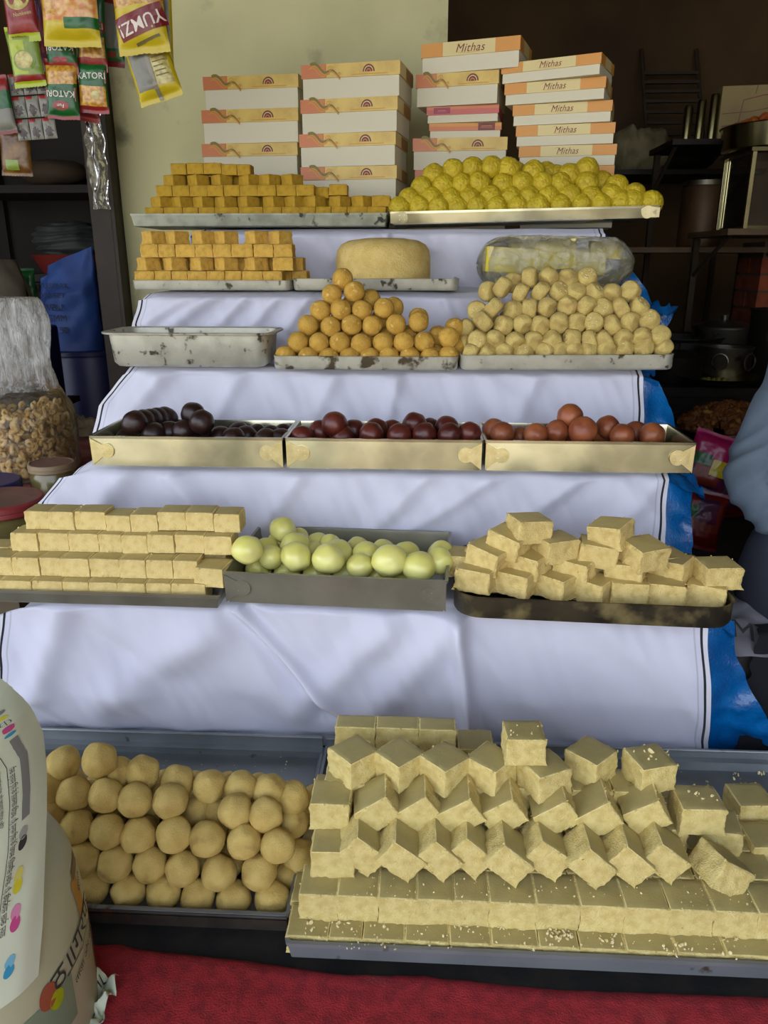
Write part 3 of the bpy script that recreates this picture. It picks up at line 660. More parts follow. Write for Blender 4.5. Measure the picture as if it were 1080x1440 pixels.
# rasgullas
M_RAS = mat('rasgulla', (236, 230, 122), 0.3, col2=(240, 236, 148), scale=14, bump=0.08, bscale=160, rand=.03, sss=.35, coat=.25)
ras = [ball('rasgulla', .0262, M_RAS, 111 + k, lump=.10, lf=1.3, fine=.006, ff=4, squash=.95) for k in range(5)]
RP = [(118, 228, 0, 1.185, .98), (328, 257, 0, 1.20), (468, 265, 0, 1.195, 1.06), (605, 296, 0, 1.195, .85), (735, 275, 0, 1.19, 1.12), (860, 300, 0, 1.19, 1.06), (950, 275, 0, 1.215, .95), (220, 258, 0, 1.215, .85),
      (272, 140, 1, 1.285, .92), (200, 226, 1, 1.26, .85), (340, 172, 1, 1.31, .7), (250, 195, 1, 1.30, .8), (325, 210, 1, 1.245), (425, 202, 1, 1.29, .85), (475, 207, 1, 1.27, .8), (402, 245, 1, 1.25, .85), (510, 240, 1, 1.235, .95), (595, 217, 1, 1.29, .8), (635, 250, 1, 1.235, .95), (705, 227, 1, 1.28, .8), (808, 248, 1, 1.235, .92), (955, 240, 1, 1.25, .85)]
fr, bk = sorted([p for p in RP if not p[2]]), sorted([p for p in RP if p[2]])
for grp, word in ((fr, 'in the row at the tray front'), (bk, 'among those behind the front row')):
    for i, p in enumerate(grp):
        o = put('rasgulla', ras[i % 5], None, onY(310 + p[0] / 3.0857, 700 + p[1] / 3.0857, p[3]), rrot(.5)); o.scale = (p[4] if len(p) > 4 else 1,) * 3
        tag(o, f'pale green moist rasgulla, {nth(i, len(grp))} {word}', 'rasgulla', 'rasgullas in the steel tray')
fill('rasgulla', 'rasgulla', 'rasgullas on the tray floor', 'pale green rasgulla on the tray floor, under the others', [(-.285 + .052 * i, 1.232 + .046 * j - .052 * .05 * i, .338) for j in range(3) for i in range(6)], ras, .9)

# round khoya cake
M_KHOYA = mat('khoya', (226, 200, 126), 0.75, col2=(212, 182, 106), scale=40, bump=0.7, bscale=300, col3=(206, 174, 98), scale3=90, lo3=.6, hi3=.7, spec=.25)
kb = MB().lathe([(0, 0), (.112, 0), (.116, .004), (.1175, .03), (.117, .068), (.113, .084), (.104, .096), (.085, .1045), (.05, .109), (0, .110)], 72)
ko = kb.mesh('khoya_cake', M_KHOYA, 60)
for v in ko.vertices:
    p = v.co; k = 1 + .012 * noise.noise(p * 12) + .004 * noise.noise(p * 60); v.co = Vector((p.x * k, p.y * k, p.z * (1 + .01 * noise.noise(p * 15))))
kc = onY(539, 385, 1.912)
tag(put('khoya_cake', ko, None, (kc.x, 1.917, TREAD[4] + G + .005), scale=(.955, .955, 1)), 'big round dome edged cake of khoya on its own tray', 'cake')

# ---------------------------------------------------------------- barfi: every square an object
def two(name, top, topb, side, sideb, rough_side=1.0):
    a = mat(name + '_top', top, 0.55, col2=topb, scale=24, bump=0.15, bscale=300, rand=.03, col3=tuple(min(255, c + 26) for c in side), scale3=120, lo3=.68, hi3=.72)
    b = mat(name + '_side', side, 0.85, col2=sideb, scale=70, bump=0.7 * rough_side, bscale=420, rand=.03, bdist=.003)
    c = mat(name + '_lit_cut_edge', tuple(min(255, k + 22) for k in side), 0.9, col2=side, scale=140, bump=.6, bscale=500, rand=.03)  # pale crumb of the cut edge, lightened to mimic caught light
    return (a, b, c)
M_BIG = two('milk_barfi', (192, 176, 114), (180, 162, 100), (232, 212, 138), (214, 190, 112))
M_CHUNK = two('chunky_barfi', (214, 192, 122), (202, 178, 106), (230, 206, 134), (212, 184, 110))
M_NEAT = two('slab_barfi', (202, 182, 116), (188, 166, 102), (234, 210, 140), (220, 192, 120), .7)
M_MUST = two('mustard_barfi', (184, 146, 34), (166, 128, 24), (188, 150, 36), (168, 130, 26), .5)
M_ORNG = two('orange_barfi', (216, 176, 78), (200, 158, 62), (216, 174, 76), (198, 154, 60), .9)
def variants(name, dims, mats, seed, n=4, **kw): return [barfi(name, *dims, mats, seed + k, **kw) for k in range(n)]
_c = [0]
def block(name, me, loc, rot=(0, 0, 0), scale=None, label='', cat='barfi', group=None):
    o = put(name, me, None, loc, rot, scale); return tag(o, label, cat, group)
def row(name, meshes, dims, cuts, yf, z0, noun, where, group, h=None, gap=.0006, skip=(), yjit=.0015, zm=None, yawj=.6, depth=None, dy=None):
    """a straight course of squares between the given picture columns, front face at yf, standing at z0"""
    n = len(cuts) - 1 - len(skip); k = 0
    for i in range(len(cuts) - 1):
        if i in skip: continue
        hh = dims[2] if h is None else h; f = yf + (dy(i) if dy else 0)
        a = xat(cuts[i], f, z0 + hh * .6); b = xat(cuts[i + 1], f, z0 + hh * .6)
        d = depth or dims[1]
        block(name, meshes[(i + _c[0]) % len(meshes)], ((a + b) / 2, f + d / 2 + random.uniform(-yjit, yjit), z0 + hh / 2 + (zm[i] if zm else 0)), (0, 0, R(random.uniform(-yawj, yawj))),
              ((b - a - gap) / dims[0], d / dims[1], hh / dims[2]), f'{noun}, {nth(k, n)} in the {where}', 'barfi', group); k += 1
    _c[0] += 3
def corners(name, meshes, dims, pts, yaw, noun, where, group, yf, z0, kx=1.0, s=.86):
    """a course of squares turned so that one upright edge of each faces out, at the given picture columns"""
    for i, px in enumerate(pts):
        yw = R(yaw + random.uniform(-4, 4)); rt = (0, 0, yw)
        P = Vector((xat(px, yf, z0 + dims[2] / 2), yf, z0)); c = corner_at((dims[0] * s, dims[1] * s, dims[2]), rt, (-1, -1, -1), P)
        block(name, meshes[i % len(meshes)], c, rt, (s, s, 1), f'{noun}, {nth(i, len(pts))} in the {where}', 'barfi', group)

# -- largest pile, floor tray
D = (.054, .054, .040)
big = variants('barfi', D, M_BIG, 201, 6, rough=1.5, crumbs=18)
bigf = variants('barfi', D, M_BIG, 211, 5, rough=1.2, crumbs=8, rnd_edge=.0003)
GB = 'big pale barfi in the floor tray'; NB = 'big pale barfi square'
row('barfi', bigf, D, [402, 462, 509, 569, 632, 691, 758, 815, 881, 952, 1022, 1092, 1160], .757, .0065, NB, 'flat bottom course at the tray front', GB, h=.0268, yjit=0, gap=.0002)
for j in range(1, 6):
    row('barfi', big, D, [400 + 8 * j + (66 - 2.5 * j) * i for i in range(11)], .757 + .0548 * j, .0065, NB, f'bottom course, {ORD[j]} line back', GB, h=.0268, yjit=0, gap=.0002)
Z1, Z2, Z3, Z4 = .0335, .0735, .1135, .1535
row('barfi', bigf, D, [420, 474, 532, 586, 638.5, 688, 754, 816, 879, 941, 1004, 1066, 1128], .784, Z1, NB, 'course with crumbly front faces', GB, yjit=0, yawj=.2, gap=-.0004, dy=lambda i: .0004 * math.sin(i * 2.1))
for j in range(1, 5):
    n_ = [0, 11, 11, 10, 9][j]
    row('barfi', big, D, [428 + 8 * j + (62 - 2 * j) * i for i in range(n_ + 1)], .784 + .0546 * j, Z1, NB, f'second course, {ORD[j]} line back', GB)
for j in range(2):   # flat third course that carries the leaning ones of the fourth
    row('barfi', big, D, [446 + 10 * j + (58 - 2 * j) * i for i in range(10 - j)], .880 + .0546 * j, Z2, NB, f'third course, {ORD[j]} inner line', GB)
row('barfi', big, D, [455, 514, 572, 630, 688, 746, 804, 862, 920], .905, Z3, NB, 'fourth course under the turned squares', GB)
# leaning squares: third course lean one way, fourth the other
for i, (px, py, th, yw) in enumerate([(501.7, 1177.5, 41, 3), (555, 1185, 38, 0), (613, 1183.6, 44, 2), (656, 1179, 42, -2), (709.7, 1189, 40, 0), (763, 1183, 37, 2), (830, 1194, 42, 0), (883, 1191, 41, -3), (932, 1187, 38, 0)]):
    rt = (0, R(th), R(yw)); P = onZ(px, py, Z2 + .0655)
    block('barfi', big[i % 6], corner_at(D, rt, (-1, -1, 1), P), rt, None, f'{NB} leaning with its smooth top turned right, {nth(i, 9)}', 'barfi', GB)
for i, (px, py, th, yw) in enumerate([(543, 1120.5, -33, 4), (599, 1121, -36, 2), (661, 1124, -33, 0), (721, 1124, -34, -1), (798, 1126.5, -33, 2), (857, 1129, -35, 0), (927.6, 1126.5, -31, -3)]):
    rt = (0, R(th), R(yw)); P = onZ(px, py, Z3 + .058)
    block('barfi', big[(i + 2) % 6], corner_at(D, rt, (1, -1, 1), P), rt, None, f'{NB} leaning with its smooth top turned left, {nth(i, 7)}', 'barfi', GB)
def flat(px, py, z0, yw, label, P=None, corner=(0, -1, -1), sc=None, k=0, rx=0, ry=0):
    """a square whose named corner or edge stands at a picture point on the level z0"""
    rt = (R(rx), R(ry), R(yw)); d = D if sc is None else tuple(D[i] * sc[i] for i in range(3))
    block('barfi', big[k % 6], corner_at(d, rt, corner, onZ(px, py, z0)), rt, sc, label, 'barfi', GB)
flat(468, 1234, Z2, 1, f'{NB} lying flat at the near left corner of the third course', k=1, sc=(1.08, 1, 1))
flat(464, 1166, Z3, 0, f'{NB} lying flat on the corner square of the third course', k=2, sc=(1.02, 1, 1))
flat(987, 1174, Z3, 1, f'{NB} lying flat at the right end of the fourth course', k=3, sc=(1.12, 1, 1))
rt = (R(-6), R(33), R(14)); block('barfi', big[4], corner_at(D, rt, (-1, -1, 1), onZ(1024, 1212, Z2 + .052)), rt, None, f'{NB} leaning apart at the right end of the pile', 'barfi', GB)
flat(1012, 1205, Z2 - .004, -8, f'{NB} half hidden under the flat one at the right', k=0)
flat(1062, 1166, Z1 + .028, 4, f'{NB} low at the far right beside the bare tray', k=5)
flat(1082, 1226, Z1 + .01, 2, f'{NB} cut off by the right edge behind the front course', k=2)
for i, (px, py, yw) in enumerate([(498, 1052.8, 43), (561.7, 1056.6, 46), (626, 1062.5, 44), (691, 1063, 50), (766, 1072, 28), (832, 1054, 45), (914.6, 1063.5, 16)]):
    c = onZ(px, py, Z4 + .040); c.z -= .020
    block('barfi', big[(i + 1) % 6], c, (0, 0, R(yw)), None, f'{NB} turned cornerwise along the top, {nth(i, 7)}', 'barfi', GB)
flat(739, 1076, Z4 + .0405, 3, f'{NB} set alone on top of the whole pile', k=4, sc=(1.0, .9, 1))
row('barfi', bigf, D, [471, 528, 589, 641], .997, Z4 - .010, 'narrow pale barfi slice', 'line at the back of its pile', GB, depth=.034)
row('barfi', big, D, [474, 530, 590, 640], .997, Z3 - .010, 'pale barfi', 'line below the narrow slices at the back', GB)
row('barfi', big, D, [476, 531, 590, 640], .997, Z2 - .0005, 'pale barfi', 'lowest line below the narrow slices at the back', GB, depth=.05)
flat(668, 1086, Z3, 0, f'{NB} just showing beside the back slices', k=1)

# loose crumbs on the floor trays and on the barfi
def crumbs(label, pts, m, seed):
    rnd = random.Random(seed); mb = MB()
    for (p, r_) in pts:
        k = rnd.randint(5, 7); vs_ = []
        M = Matrix.Translation(p) @ Euler((rnd.random() * 6, rnd.random() * 6, rnd.random() * 6)).to_matrix().to_4x4() @ Matrix.Diagonal((rnd.uniform(.7, 1.5), rnd.uniform(.7, 1.2), rnd.uniform(.4, .8), 1))
        t = (1 + 5 ** .5) / 2; ico = [(-1, t, 0), (1, t, 0), (-1, -t, 0), (1, -t, 0), (0, -1, t), (0, 1, t), (0, -1, -t), (0, 1, -t), (t, 0, -1), (t, 0, 1), (-t, 0, -1), (-t, 0, 1)]
        vs_ = [Vector(v) * r_ / 1.9 * rnd.uniform(.75, 1.25) for v in ico]
        mb.add(vs_, [(0, 11, 5), (0, 5, 1), (0, 1, 7), (0, 7, 10), (0, 10, 11), (1, 5, 9), (5, 11, 4), (11, 10, 2), (10, 7, 6), (7, 1, 8), (3, 9, 4), (3, 4, 2), (3, 2, 6), (3, 6, 8), (3, 8, 9), (4, 9, 5), (2, 4, 11), (6, 2, 10), (8, 6, 7), (9, 8, 1)], 0, M)
    me = bpy.data.meshes.new('crumbs'); me.from_pydata(mb.v, [], mb.f); me.materials.append(m); me.update()
    return tag(put('crumbs', me), label, 'crumbs', None, 'stuff')
M_CRUMB = mat('barfi_crumb', (246, 232, 178), 0.85, col2=(236, 216, 156), scale=90)
rnd = random.Random(3); cp = []
for px, py, n, sp, r0 in ((940, 1066, 9, 6, .0022), (1030, 1068, 12, 9, .003), (1034, 1090, 7, 6, .0026), (1072, 1088, 8, 6, .0026), (995, 1098, 3, 3, .002), (965, 1078, 5, 12, .0012), (1050, 1100, 6, 20, .0012)):
    for _ in range(n): cp.append((onZ(px + rnd.gauss(0, sp * .6), py + rnd.gauss(0, sp * .5), .0075), rnd.uniform(.4, 1) * r0))
tag_c = crumbs('barfi crumbs scattered on the bare back of the right floor tray', cp, M_CRUMB, 1)
cp = [(onZ(rnd.uniform(150, 430), rnd.uniform(1040, 1085), .006), rnd.uniform(.0006, .0014)) for _ in range(26)] + [(onZ(px, py, .006), .0022) for px, py in ((252, 1078), (351, 1050), (403, 1099), (402, 1075), (395, 1065))]
crumbs('small crumbs on the bare back of the left floor tray', cp, M_CRUMB, 2)
cp = []
for _ in range(150): cp.append((onZ(rnd.uniform(425, 1075), 1322 + rnd.uniform(-22, 14) + .0, Z1 + .0006), rnd.choice((.0008, .001, .0012, .0018))))
for px, py, n in ((434, 1302, 6), (487, 1296, 5), (470, 1298, 4), (780, 1312, 26), (800, 1316, 16), (855, 1320, 9), (700, 1300, 5), (650, 1299, 8), (706, 1302, 5), (1034, 1320, 6), (955, 1328, 6), (535, 1294, 10), (945, 1335, 5), (1020, 1345, 4)):
    for _ in range(n): cp.append((onZ(px + rnd.gauss(0, 6), py + rnd.gauss(0, 4), Z1 + .0012), rnd.uniform(.0012, .003)))
crumbs('crumbs lying along the bottom course of the largest barfi pile', cp, M_CRUMB, 3)
cp = [(onZ(rnd.uniform(440, 1060), rnd.uniform(1230, 1282), Z2 + .0006), rnd.choice((.0007, .001, .0016))) for _ in range(110)]
crumbs('crumbs lying on the second course of the largest barfi pile', cp, M_CRUMB, 4)
cp = [(onZ(rnd.gauss(913, 14), rnd.gauss(1060, 6), Z4 + .0406), rnd.choice((.0012, .0016, .0022))) for _ in range(9)] + [(onZ(915, 1056, Z4 + .042), .0045)] + [(onZ(rnd.uniform(715, 762), rnd.uniform(1018, 1040), Z4 + .081), rnd.choice((.0012, .0016))) for _ in range(8)] + [(onZ(rnd.uniform(960, 1012), rnd.uniform(1112, 1130), Z4 + .0006), rnd.choice((.0016, .003))) for _ in range(8)]
crumbs('crumbs lying on the topmost squares of the largest barfi pile', cp, M_CRUMB, 5)

# -- chunky barfi in the blackened tray
DC = (.060, .056, .037)
chk = variants('barfi', DC, M_CHUNK, 231, 6, rough=2.0, crumbs=18, rnd_edge=.003)
GC = 'chunky barfi in the blackened tray'; ZC = TREAD[1] + .009
def chunk(lst, lvl, yf, rowname):
    lst = sorted(lst)
    for i, p in enumerate(lst):
        zx, zy, yw = p[:3]; rx = p[3] if len(p) > 3 else 0; ry = p[4] if len(p) > 4 else 0; dY = p[5] if len(p) > 5 else 0
        c = onY(620 + zx / 2.348, 700 + zy / 2.348, yf + dY)
        if lvl == 0: c.z = max(c.z, ZC + .019)
        block('barfi', chk[(i + lvl * 2) % 6], c, (R(rx), R(ry), R(yw)), None, f'chunky barfi lump, {nth(i, len(lst))} in the {rowname} of the blackened tray', 'barfi', GC)
chunk([(122, 258, -24), (250, 270, -30), (382, 282, -42), (500, 296, -38), (615, 298, -4), (738, 303, -12), (877, 309, -22)], 0, 1.178, 'bottom layer')
chunk([(78, 210, -8, 0, 0, .035), (160, 190, -36, 0, 10), (293, 215, -38), (445, 232, -34), (610, 240, -22, 0, -3), (762, 232, -38, 0, -6, .015), (910, 247, 6, 0, 0, -.01)], 1, 1.195, 'second layer')
chunk([(226, 145, -34, 0, 12), (376, 162, 24), (517, 178, -8, 0, 6), (670, 182, 26, 8, 0, -.02)], 2, 1.205, 'third layer')
chunk([(290, 98, 18, 0, 3), (561, 115, -38, 6, -8)], 3, 1.212, 'top layer')
for i in range(6): block('barfi', chk[i], (.11 + .062 * i, 1.245 - .003 * i, ZC + .0185), (0, 0, R(-10 + 4 * i)), None, f'chunky barfi lump low at the back of the blackened tray', 'barfi', 'chunky barfi behind the others')
for i in range(6): block('barfi', chk[i], (.11 + .060 * i, 1.245 - .003 * i, ZC + .056), (0, 0, R(-20 + 7 * i)), None, f'chunky barfi lump inside the heap of the blackened tray', 'barfi', 'chunky barfi inside the heap')
mb = MB()
for _ in range(120):
    px, py = rnd.uniform(650, 1020), 0; x = rnd.uniform(.085, .47); y = 1.137 + rnd.random() * .03 - (x - .28) * .05
    mb.add([(0, 0, 0)], [], 0)
cp = [(Vector((x, 1.150 + rnd.random() * .03 - (x - .28) * .05, ZC - .002 + rnd.random() * .004)), rnd.uniform(.001, .0035)) for x in [rnd.uniform(.085, .47) for _ in range(140)]]
crumbs('broken crumbs along the floor of the blackened tray', cp, M_CHUNK[1], 6)

# -- neat slabs, low steel tray
DN = (.045, .045, .0325)
neat = variants('barfi', DN, M_NEAT, 251, 5, rough=.8, crumbs=5, rnd_edge=.0006)
GN = 'neat pale barfi in the low steel tray'; NN = 'neat pale barfi square'; z0 = TREAD[1] + .009
row('barfi', neat, DN, [-46, 0, 45, 88, 125, 165, 205, 240, 289], 1.150, z0, NN, 'lowest course of the low steel tray', GN)
row('barfi', neat, DN, [-46, 0, 45, 88, 125, 165, 205, 240, 289], 1.196, z0, NN, 'lowest inner course, low steel tray', GN)
row('barfi', neat, DN, [-26, 17, 55, 85, 125, 168, 205, 243, 278], 1.172, z0 + .033, NN, 'second course of the low steel tray', GN)
rt = (0, 0, R(-7)); block('barfi', neat[3], corner_at(DN, rt, (-1, -1, -1), onY(277, 823, 1.160)), rt, (1.12, 1.15, 1.0), 'neat pale barfi square jutting out at the end of the second course', 'barfi', GN)
row('barfi', neat, DN, [-24, 14, 50, 90, 130, 172, 208, 244, 280, 318], 1.219, z0 + .033, NN, 'second inner course, low steel tray', GN)
row('barfi', neat, DN, [15, 53, 96, 138, 171, 207, 245, 287, 326], 1.203, z0 + .066, NN, 'third course of the low steel tray', GN, zm=[0, 0, 0, 0, -.001, .001, .001, 0])
row('barfi', neat, DN, [34, 68, 104, 148, 183, 221, 261, 300, 337], 1.222, z0 + .099, NN, 'top course of the low steel tray', GN, zm=[0, 0, 0, -.005, -.003, .002, .002, 0])

# -- mustard barfi, top step
DM = (.046, .046, .0258)
mus = variants('barfi', DM, M_MUST, 271, 4, rough=.5, crumbs=2, rnd_edge=.0012)
GM = 'mustard barfi on the top step'; NM = 'mustard yellow barfi square'; zb = TREAD[5] + .0225
row('barfi', mus, DM, [204, 230, 257, 279, 302, 336, 370, 396, 421, 444, 466, 488, 517, 543], 2.015, TREAD[5] + .010, NM, 'bottom course on the top step', GM, h=.0385)
row('barfi', mus, DM, [206, 232, 258, 284, 310, 336, 362, 388, 414, 440, 466, 492, 518, 540], 2.063, TREAD[5] + .010, NM, 'bottom inner course, top step', GM, h=.0385)
zz = TREAD[5] + .049
corners('barfi', mus, DM, [225, 253, 284, 315, 347, 384, 414, 443, 478, 510], 50, NM, 'cornerwise second course, top step', GM, 2.026, zz)
row('barfi', mus, DM, [523, 549], 2.03, zz, NM, 'second course squared off beside the boondi', GM)
row('barfi', mus, DM, [219, 242, 266, 291, 314, 337, 362, 388, 416, 442, 462, 488], 2.036, zz + .026, NM, 'third course on the top step', GM, zm=[0] * 9 + [-.004, .001], dy=lambda i: .02 if i == 9 else 0)
corners('barfi', mus, DM, [243, 276, 309, 349, 378, 410], 51, NM, 'cornerwise fourth course, top step', GM, 2.046, zz + .052)
row('barfi', mus, DM, [240, 262, 286, 311, 333, 352], 2.056, zz + .078, NM, 'top course on the top step', GM, zm=[0, .001, .001, -.002, -.003])
row('barfi', mus, DM, [222, 248, 274, 300, 326, 352, 378, 404, 430], 2.084, zz + .026, NM, 'third inner course, top step', GM)
row('barfi', mus, DM, [212, 240, 268, 296, 324, 352, 380, 408, 436, 464, 492, 518], 2.075, zz, NM, 'second inner course, top step', GM)
row('barfi', mus, DM, [240, 268, 296, 324, 352, 380, 406], 2.095, zz + .052, NM, 'fourth inner course, top step', GM)

# -- orange barfi, step below
DO = (.046, .046, .0285)
org = variants('barfi', DO, M_ORNG, 291, 4, rough=1.2, crumbs=6, rnd_edge=.0014)
GO = 'orange barfi on the worn aluminium tray'; NO = 'grainy orange barfi square'; zo = TREAD[4] + .0085
row('barfi', org, DO, [189, 217, 241, 263, 291, 316, 340, 369, 397], 1.812, zo, NO, 'bottom course of the worn aluminium tray', GO, h=.036)
row('barfi', org, DO, [195, 222, 250, 276, 304, 332, 360, 388, 410, 432], 1.862, zo, NO, 'bottom inner course, worn aluminium tray', GO, h=.036)
zz = zo + .037
corners('barfi', org, DO, [204.5, 241, 281.6, 315, 357.6], 50, NO, 'cornerwise second course of its pile', GO, 1.82, zz)
row('barfi', org, DO, [383, 412], 1.818, zz, NO, 'second course squared off at the pile end', GO)
row('barfi', org, DO, [205, 235, 265, 295, 325, 355, 385, 412, 426], 1.868, zz, NO, 'second inner course of its pile', GO)
row('barfi', org, DO, [197, 222, 246, 274, 299, 325, 356, 384, 411], 1.832, zz + .029, NO, 'third course of its pile', GO)
corners('barfi', org, DO, [212.5, 245.5, 283, 315, 358, 392], 50, NO, 'cornerwise top course of its pile', GO, 1.842, zz + .058)

# ---------------------------------------------------------------- cardboard sweet boxes on the top step
def P(name, c, rough=.5, **k): return mat(name, c, rough, **k)
M_CARD = P('white_card', (220, 214, 188), .7, rand=.03)
M_CREAM = P('cream_print', (222, 204, 142), .45)
M_GOLD = P('yellow_gold_print', (222, 192, 98), .42, col2=(206, 172, 84), scale=30)
M_ORED = P('orange_red_print', (206, 122, 72), .42)
M_ORNGP = P('orange_print', (216, 150, 62), .45)
M_MAROON = P('maroon_ink', (116, 52, 36), .5)
M_OLIVE = P('olive_ink', (128, 112, 44), .5)
M_SWIRL = P('gold_ink', (206, 150, 50), .45)
M_PINK = P('pink_print', (196, 96, 86), .42); M_MAG = P('magenta_ink', (150, 48, 74), .45); M_DKRED = P('dark_maroon_print', (112, 44, 40), .45)
M_TAN = P('brown_card_print', (172, 128, 78), .5)
INK = [M_CREAM, M_GOLD, M_ORED, M_ORNGP, M_MAROON, M_OLIVE, M_SWIRL, M_PINK, M_MAG, M_DKRED, M_TAN]
def place2(ts, dx, dz, rot=0):
    vs_, fs = ts; c, s = math.cos(R(rot)), math.sin(R(rot))
    return [(v[0] * c - v[1] * s + dx, v[0] * s + v[1] * c + dz, v[2] if len(v) > 2 else 0) for v in vs_], fs
def box_print(kind, w, lh, d):
    """flat artwork of a lid: (verts, faces, ink); x across the front, y up, z layer"""
    L = []; e = .0004
    if kind == 'gold':
        L.append((*rect2(-w / 2, 0, w / 2, lh), 1)); L.append((*rect2(-w / 2, 0, -w * .24, lh, e), 2))
        L.append((*rect2(w * .25, 0, w / 2, lh, e), 0)) if False else None
        L[:] = [x for x in L if x]
        wv = [(-w * .40 + w * .30 * t / 14, lh * (.92 - .80 * t / 14 + .20 * math.sin(t * .75))) for t in range(15)]
        L.append((*ribbon2(wv, [lh * .34 * (1 - t / 16) + .001 for t in range(15)], 2 * e), 5)); L.append((*ribbon2([(x, y - lh * .12) for x, y in wv], lh * .10, 3 * e), 6))
        L.append((*ribbon2([(x - w * .02, y - lh * .26) for x, y in wv[:11]], lh * .09, 3 * e), 6))
        for cx, cz, r_ in ((-w * .20, lh * .62, lh * .24), (-w * .27, lh * .74, lh * .16), (-w * .11, lh * .22, lh * .14)):
            sp = [(cx + r_ * (1 - t / 26) * math.cos(t * .42), cz + r_ * (1 - t / 26) * math.sin(t * .42)) for t in range(22)]
            L.append((*ribbon2(sp, lh * .055, 4 * e), 6))
        cx = w * .19
        for r_, ink in ((.40, 4), (.31, 0), (.26, 4), (.16, 2), (.10, 4)): L.append((*disc2(cx, lh * .30, lh * r_ * 1.25, lh * r_ * 1.35, 16, 0, 180, e * (7 - r_ * 10)), ink))
        for k in range(9):
            a = R(10 + 20 * k); L.append((*ribbon2([(cx + lh * .40 * math.cos(a), lh * (.30 + .36 * math.sin(a))), (cx + lh * .50 * math.cos(a), lh * (.30 + .44 * math.sin(a)))], lh * .05, e), 4))
        L.append((*ribbon2([(w * .02, lh * .14), (w * .38, lh * .14)], lh * .07, e), 6))
    elif kind == 'script':
        L.append((*rect2(-w / 2, 0, w / 2, lh), 0)); L.append((*rect2(-w / 2, 0, -w * .275, lh, e), 3)); L.append((*rect2(w * .255, 0, w / 2, lh, e), 3))
        vs_, fs = place2(text_data('Mithas', lh * .86, shear=.32, spacing=1.06), 0, lh * .46); L.append(([(x, y, 2 * e) for x, y, _ in vs_], fs, 4))
        L.append((*ribbon2([(-w * .12, lh * .20), (-w * .02, lh * .12), (w * .10, lh * .16)], lh * .025, 2 * e), 6)); L.append((*ribbon2([(-w * .13, lh * .72), (-w * .11, lh * .84), (-w * .08, lh * .80)], lh * .03, 2 * e), 6))
    elif kind == 'pink':
        L.append((*rect2(-w / 2, 0, w / 2, lh), 7)); L.append((*rect2(-w / 2, lh * .62, w / 2, lh, e), 2)); L.append((*rect2(-w * .40, lh * .14, -w * .17, lh * .86, 2 * e), 8))
        L.append((*ribbon2([(-w * .34, lh * .50), (-w * .23, lh * .50)], lh * .12, 3 * e), 7)); L.append((*ribbon2([(-w * .36, lh * .34), (-w * .21, lh * .34)], lh * .05, 3 * e), 7))
    elif kind == 'red':
        L.append((*rect2(-w / 2, 0, w / 2, lh), 2)); L.append((*rect2(-w / 2, lh * .55, w / 2, lh, e), 3)); L.append((*rect2(w * .18, 0, w * .41, lh * .94, 2 * e), 9))
        L.append((*ribbon2([(w * .22, lh * .54), (w * .37, lh * .54)], lh * .10, 3 * e), 2)); L.append((*ribbon2([(w * .21, lh * .32), (w * .38, lh * .32)], lh * .05, 3 * e), 2))
    return L
_bx = {}
def sweet_box(kind, w, d, h, loc, yaw, label, group, roll=0):
    key = (kind, round(w, 2), round(h, 2))
    lh = min(.032, h * (.42 if kind == 'gold' else .52)); 
    t = thing('sweet_box', label, 'box', loc, (0, R(roll), R(yaw)), group)
    if key not in _bx:
        W, H = w, h
        b = MB().box((0, 0, (H - .004) / 2), (W - .006, d - .006, H - .004)).mesh('body', M_CARD, 0)
        l = MB(); z0, z1 = H - lh, H - .0003; x, y = W / 2, d / 2
        l.v = [(-x, -y, z0), (x, -y, z0), (x, y, z0), (-x, y, z0), (-x, -y, z1), (x, -y, z1), (x, y, z1), (-x, y, z1)]
        l.f = [[4, 5, 6, 7], [0, 1, 5, 4], [1, 2, 6, 5], [2, 3, 7, 6], [3, 0, 4, 7], [0, 3, 2, 1]]; l.m = [0] * 6
        l = l.mesh('lid', {'gold': M_GOLD, 'script': M_CREAM, 'pink': M_PINK, 'red': M_ORED}[kind], 0)
        # the printed front, and the side panel with its own corner patch
        sh = [(*s_,) for s_ in box_print(kind, W, lh - .0003, d)]
        fr = [([(a, -y - .0003 - c, z0 + b_) for a, b_, c in s_[0]], s_[1], s_[2]) for s_ in sh]
        side = {'gold': [(*rect2(-y, 0, y, lh), 0), (*rect2(-y * .1, 0, y, lh * .9, .0003), 10)], 'script': [(*rect2(-y, 0, y, lh), 3), (*rect2(-y * .4, 0, y * .5, lh, .0003), 0)], 'pink': [(*rect2(-y, 0, y, lh), 7)], 'red': [(*rect2(-y, 0, y, lh), 2)]}[kind]
        for sg in (1, -1): fr += [([(sg * (x + .0003 + c), a, z0 + b_) for a, b_, c in s_[0]], s_[1], s_[2]) for s_ in side]
        mb = MB()
        for vs_, fs, mi in fr:
            o = len(mb.v); mb.v += vs_
            for f in fs: mb.f.append([i + o for i in f]); mb.m.append(mi)
        pm = bpy.data.meshes.new('lid_print'); pm.from_pydata(mb.v, [], mb.f)
        for m in INK: pm.materials.append(m)
        pm.polygons.foreach_set('material_index', mb.m); pm.update()
        _bx[key] = (b, l, pm, W, H)
    b, l, pm, W, H = _bx[key]; sc = (w / W, 1, h / H)
    bo = put('body', b, t, scale=sc); lo = put('lid', l, t, scale=sc); put('lid_print', pm, lo)
    return t
def px_of(p):
    v = Vector(p) - Vector((0, 0, CAM_H)); D_ = v.dot(_fw); return 540 + FPX * v.dot(_rt) / D_
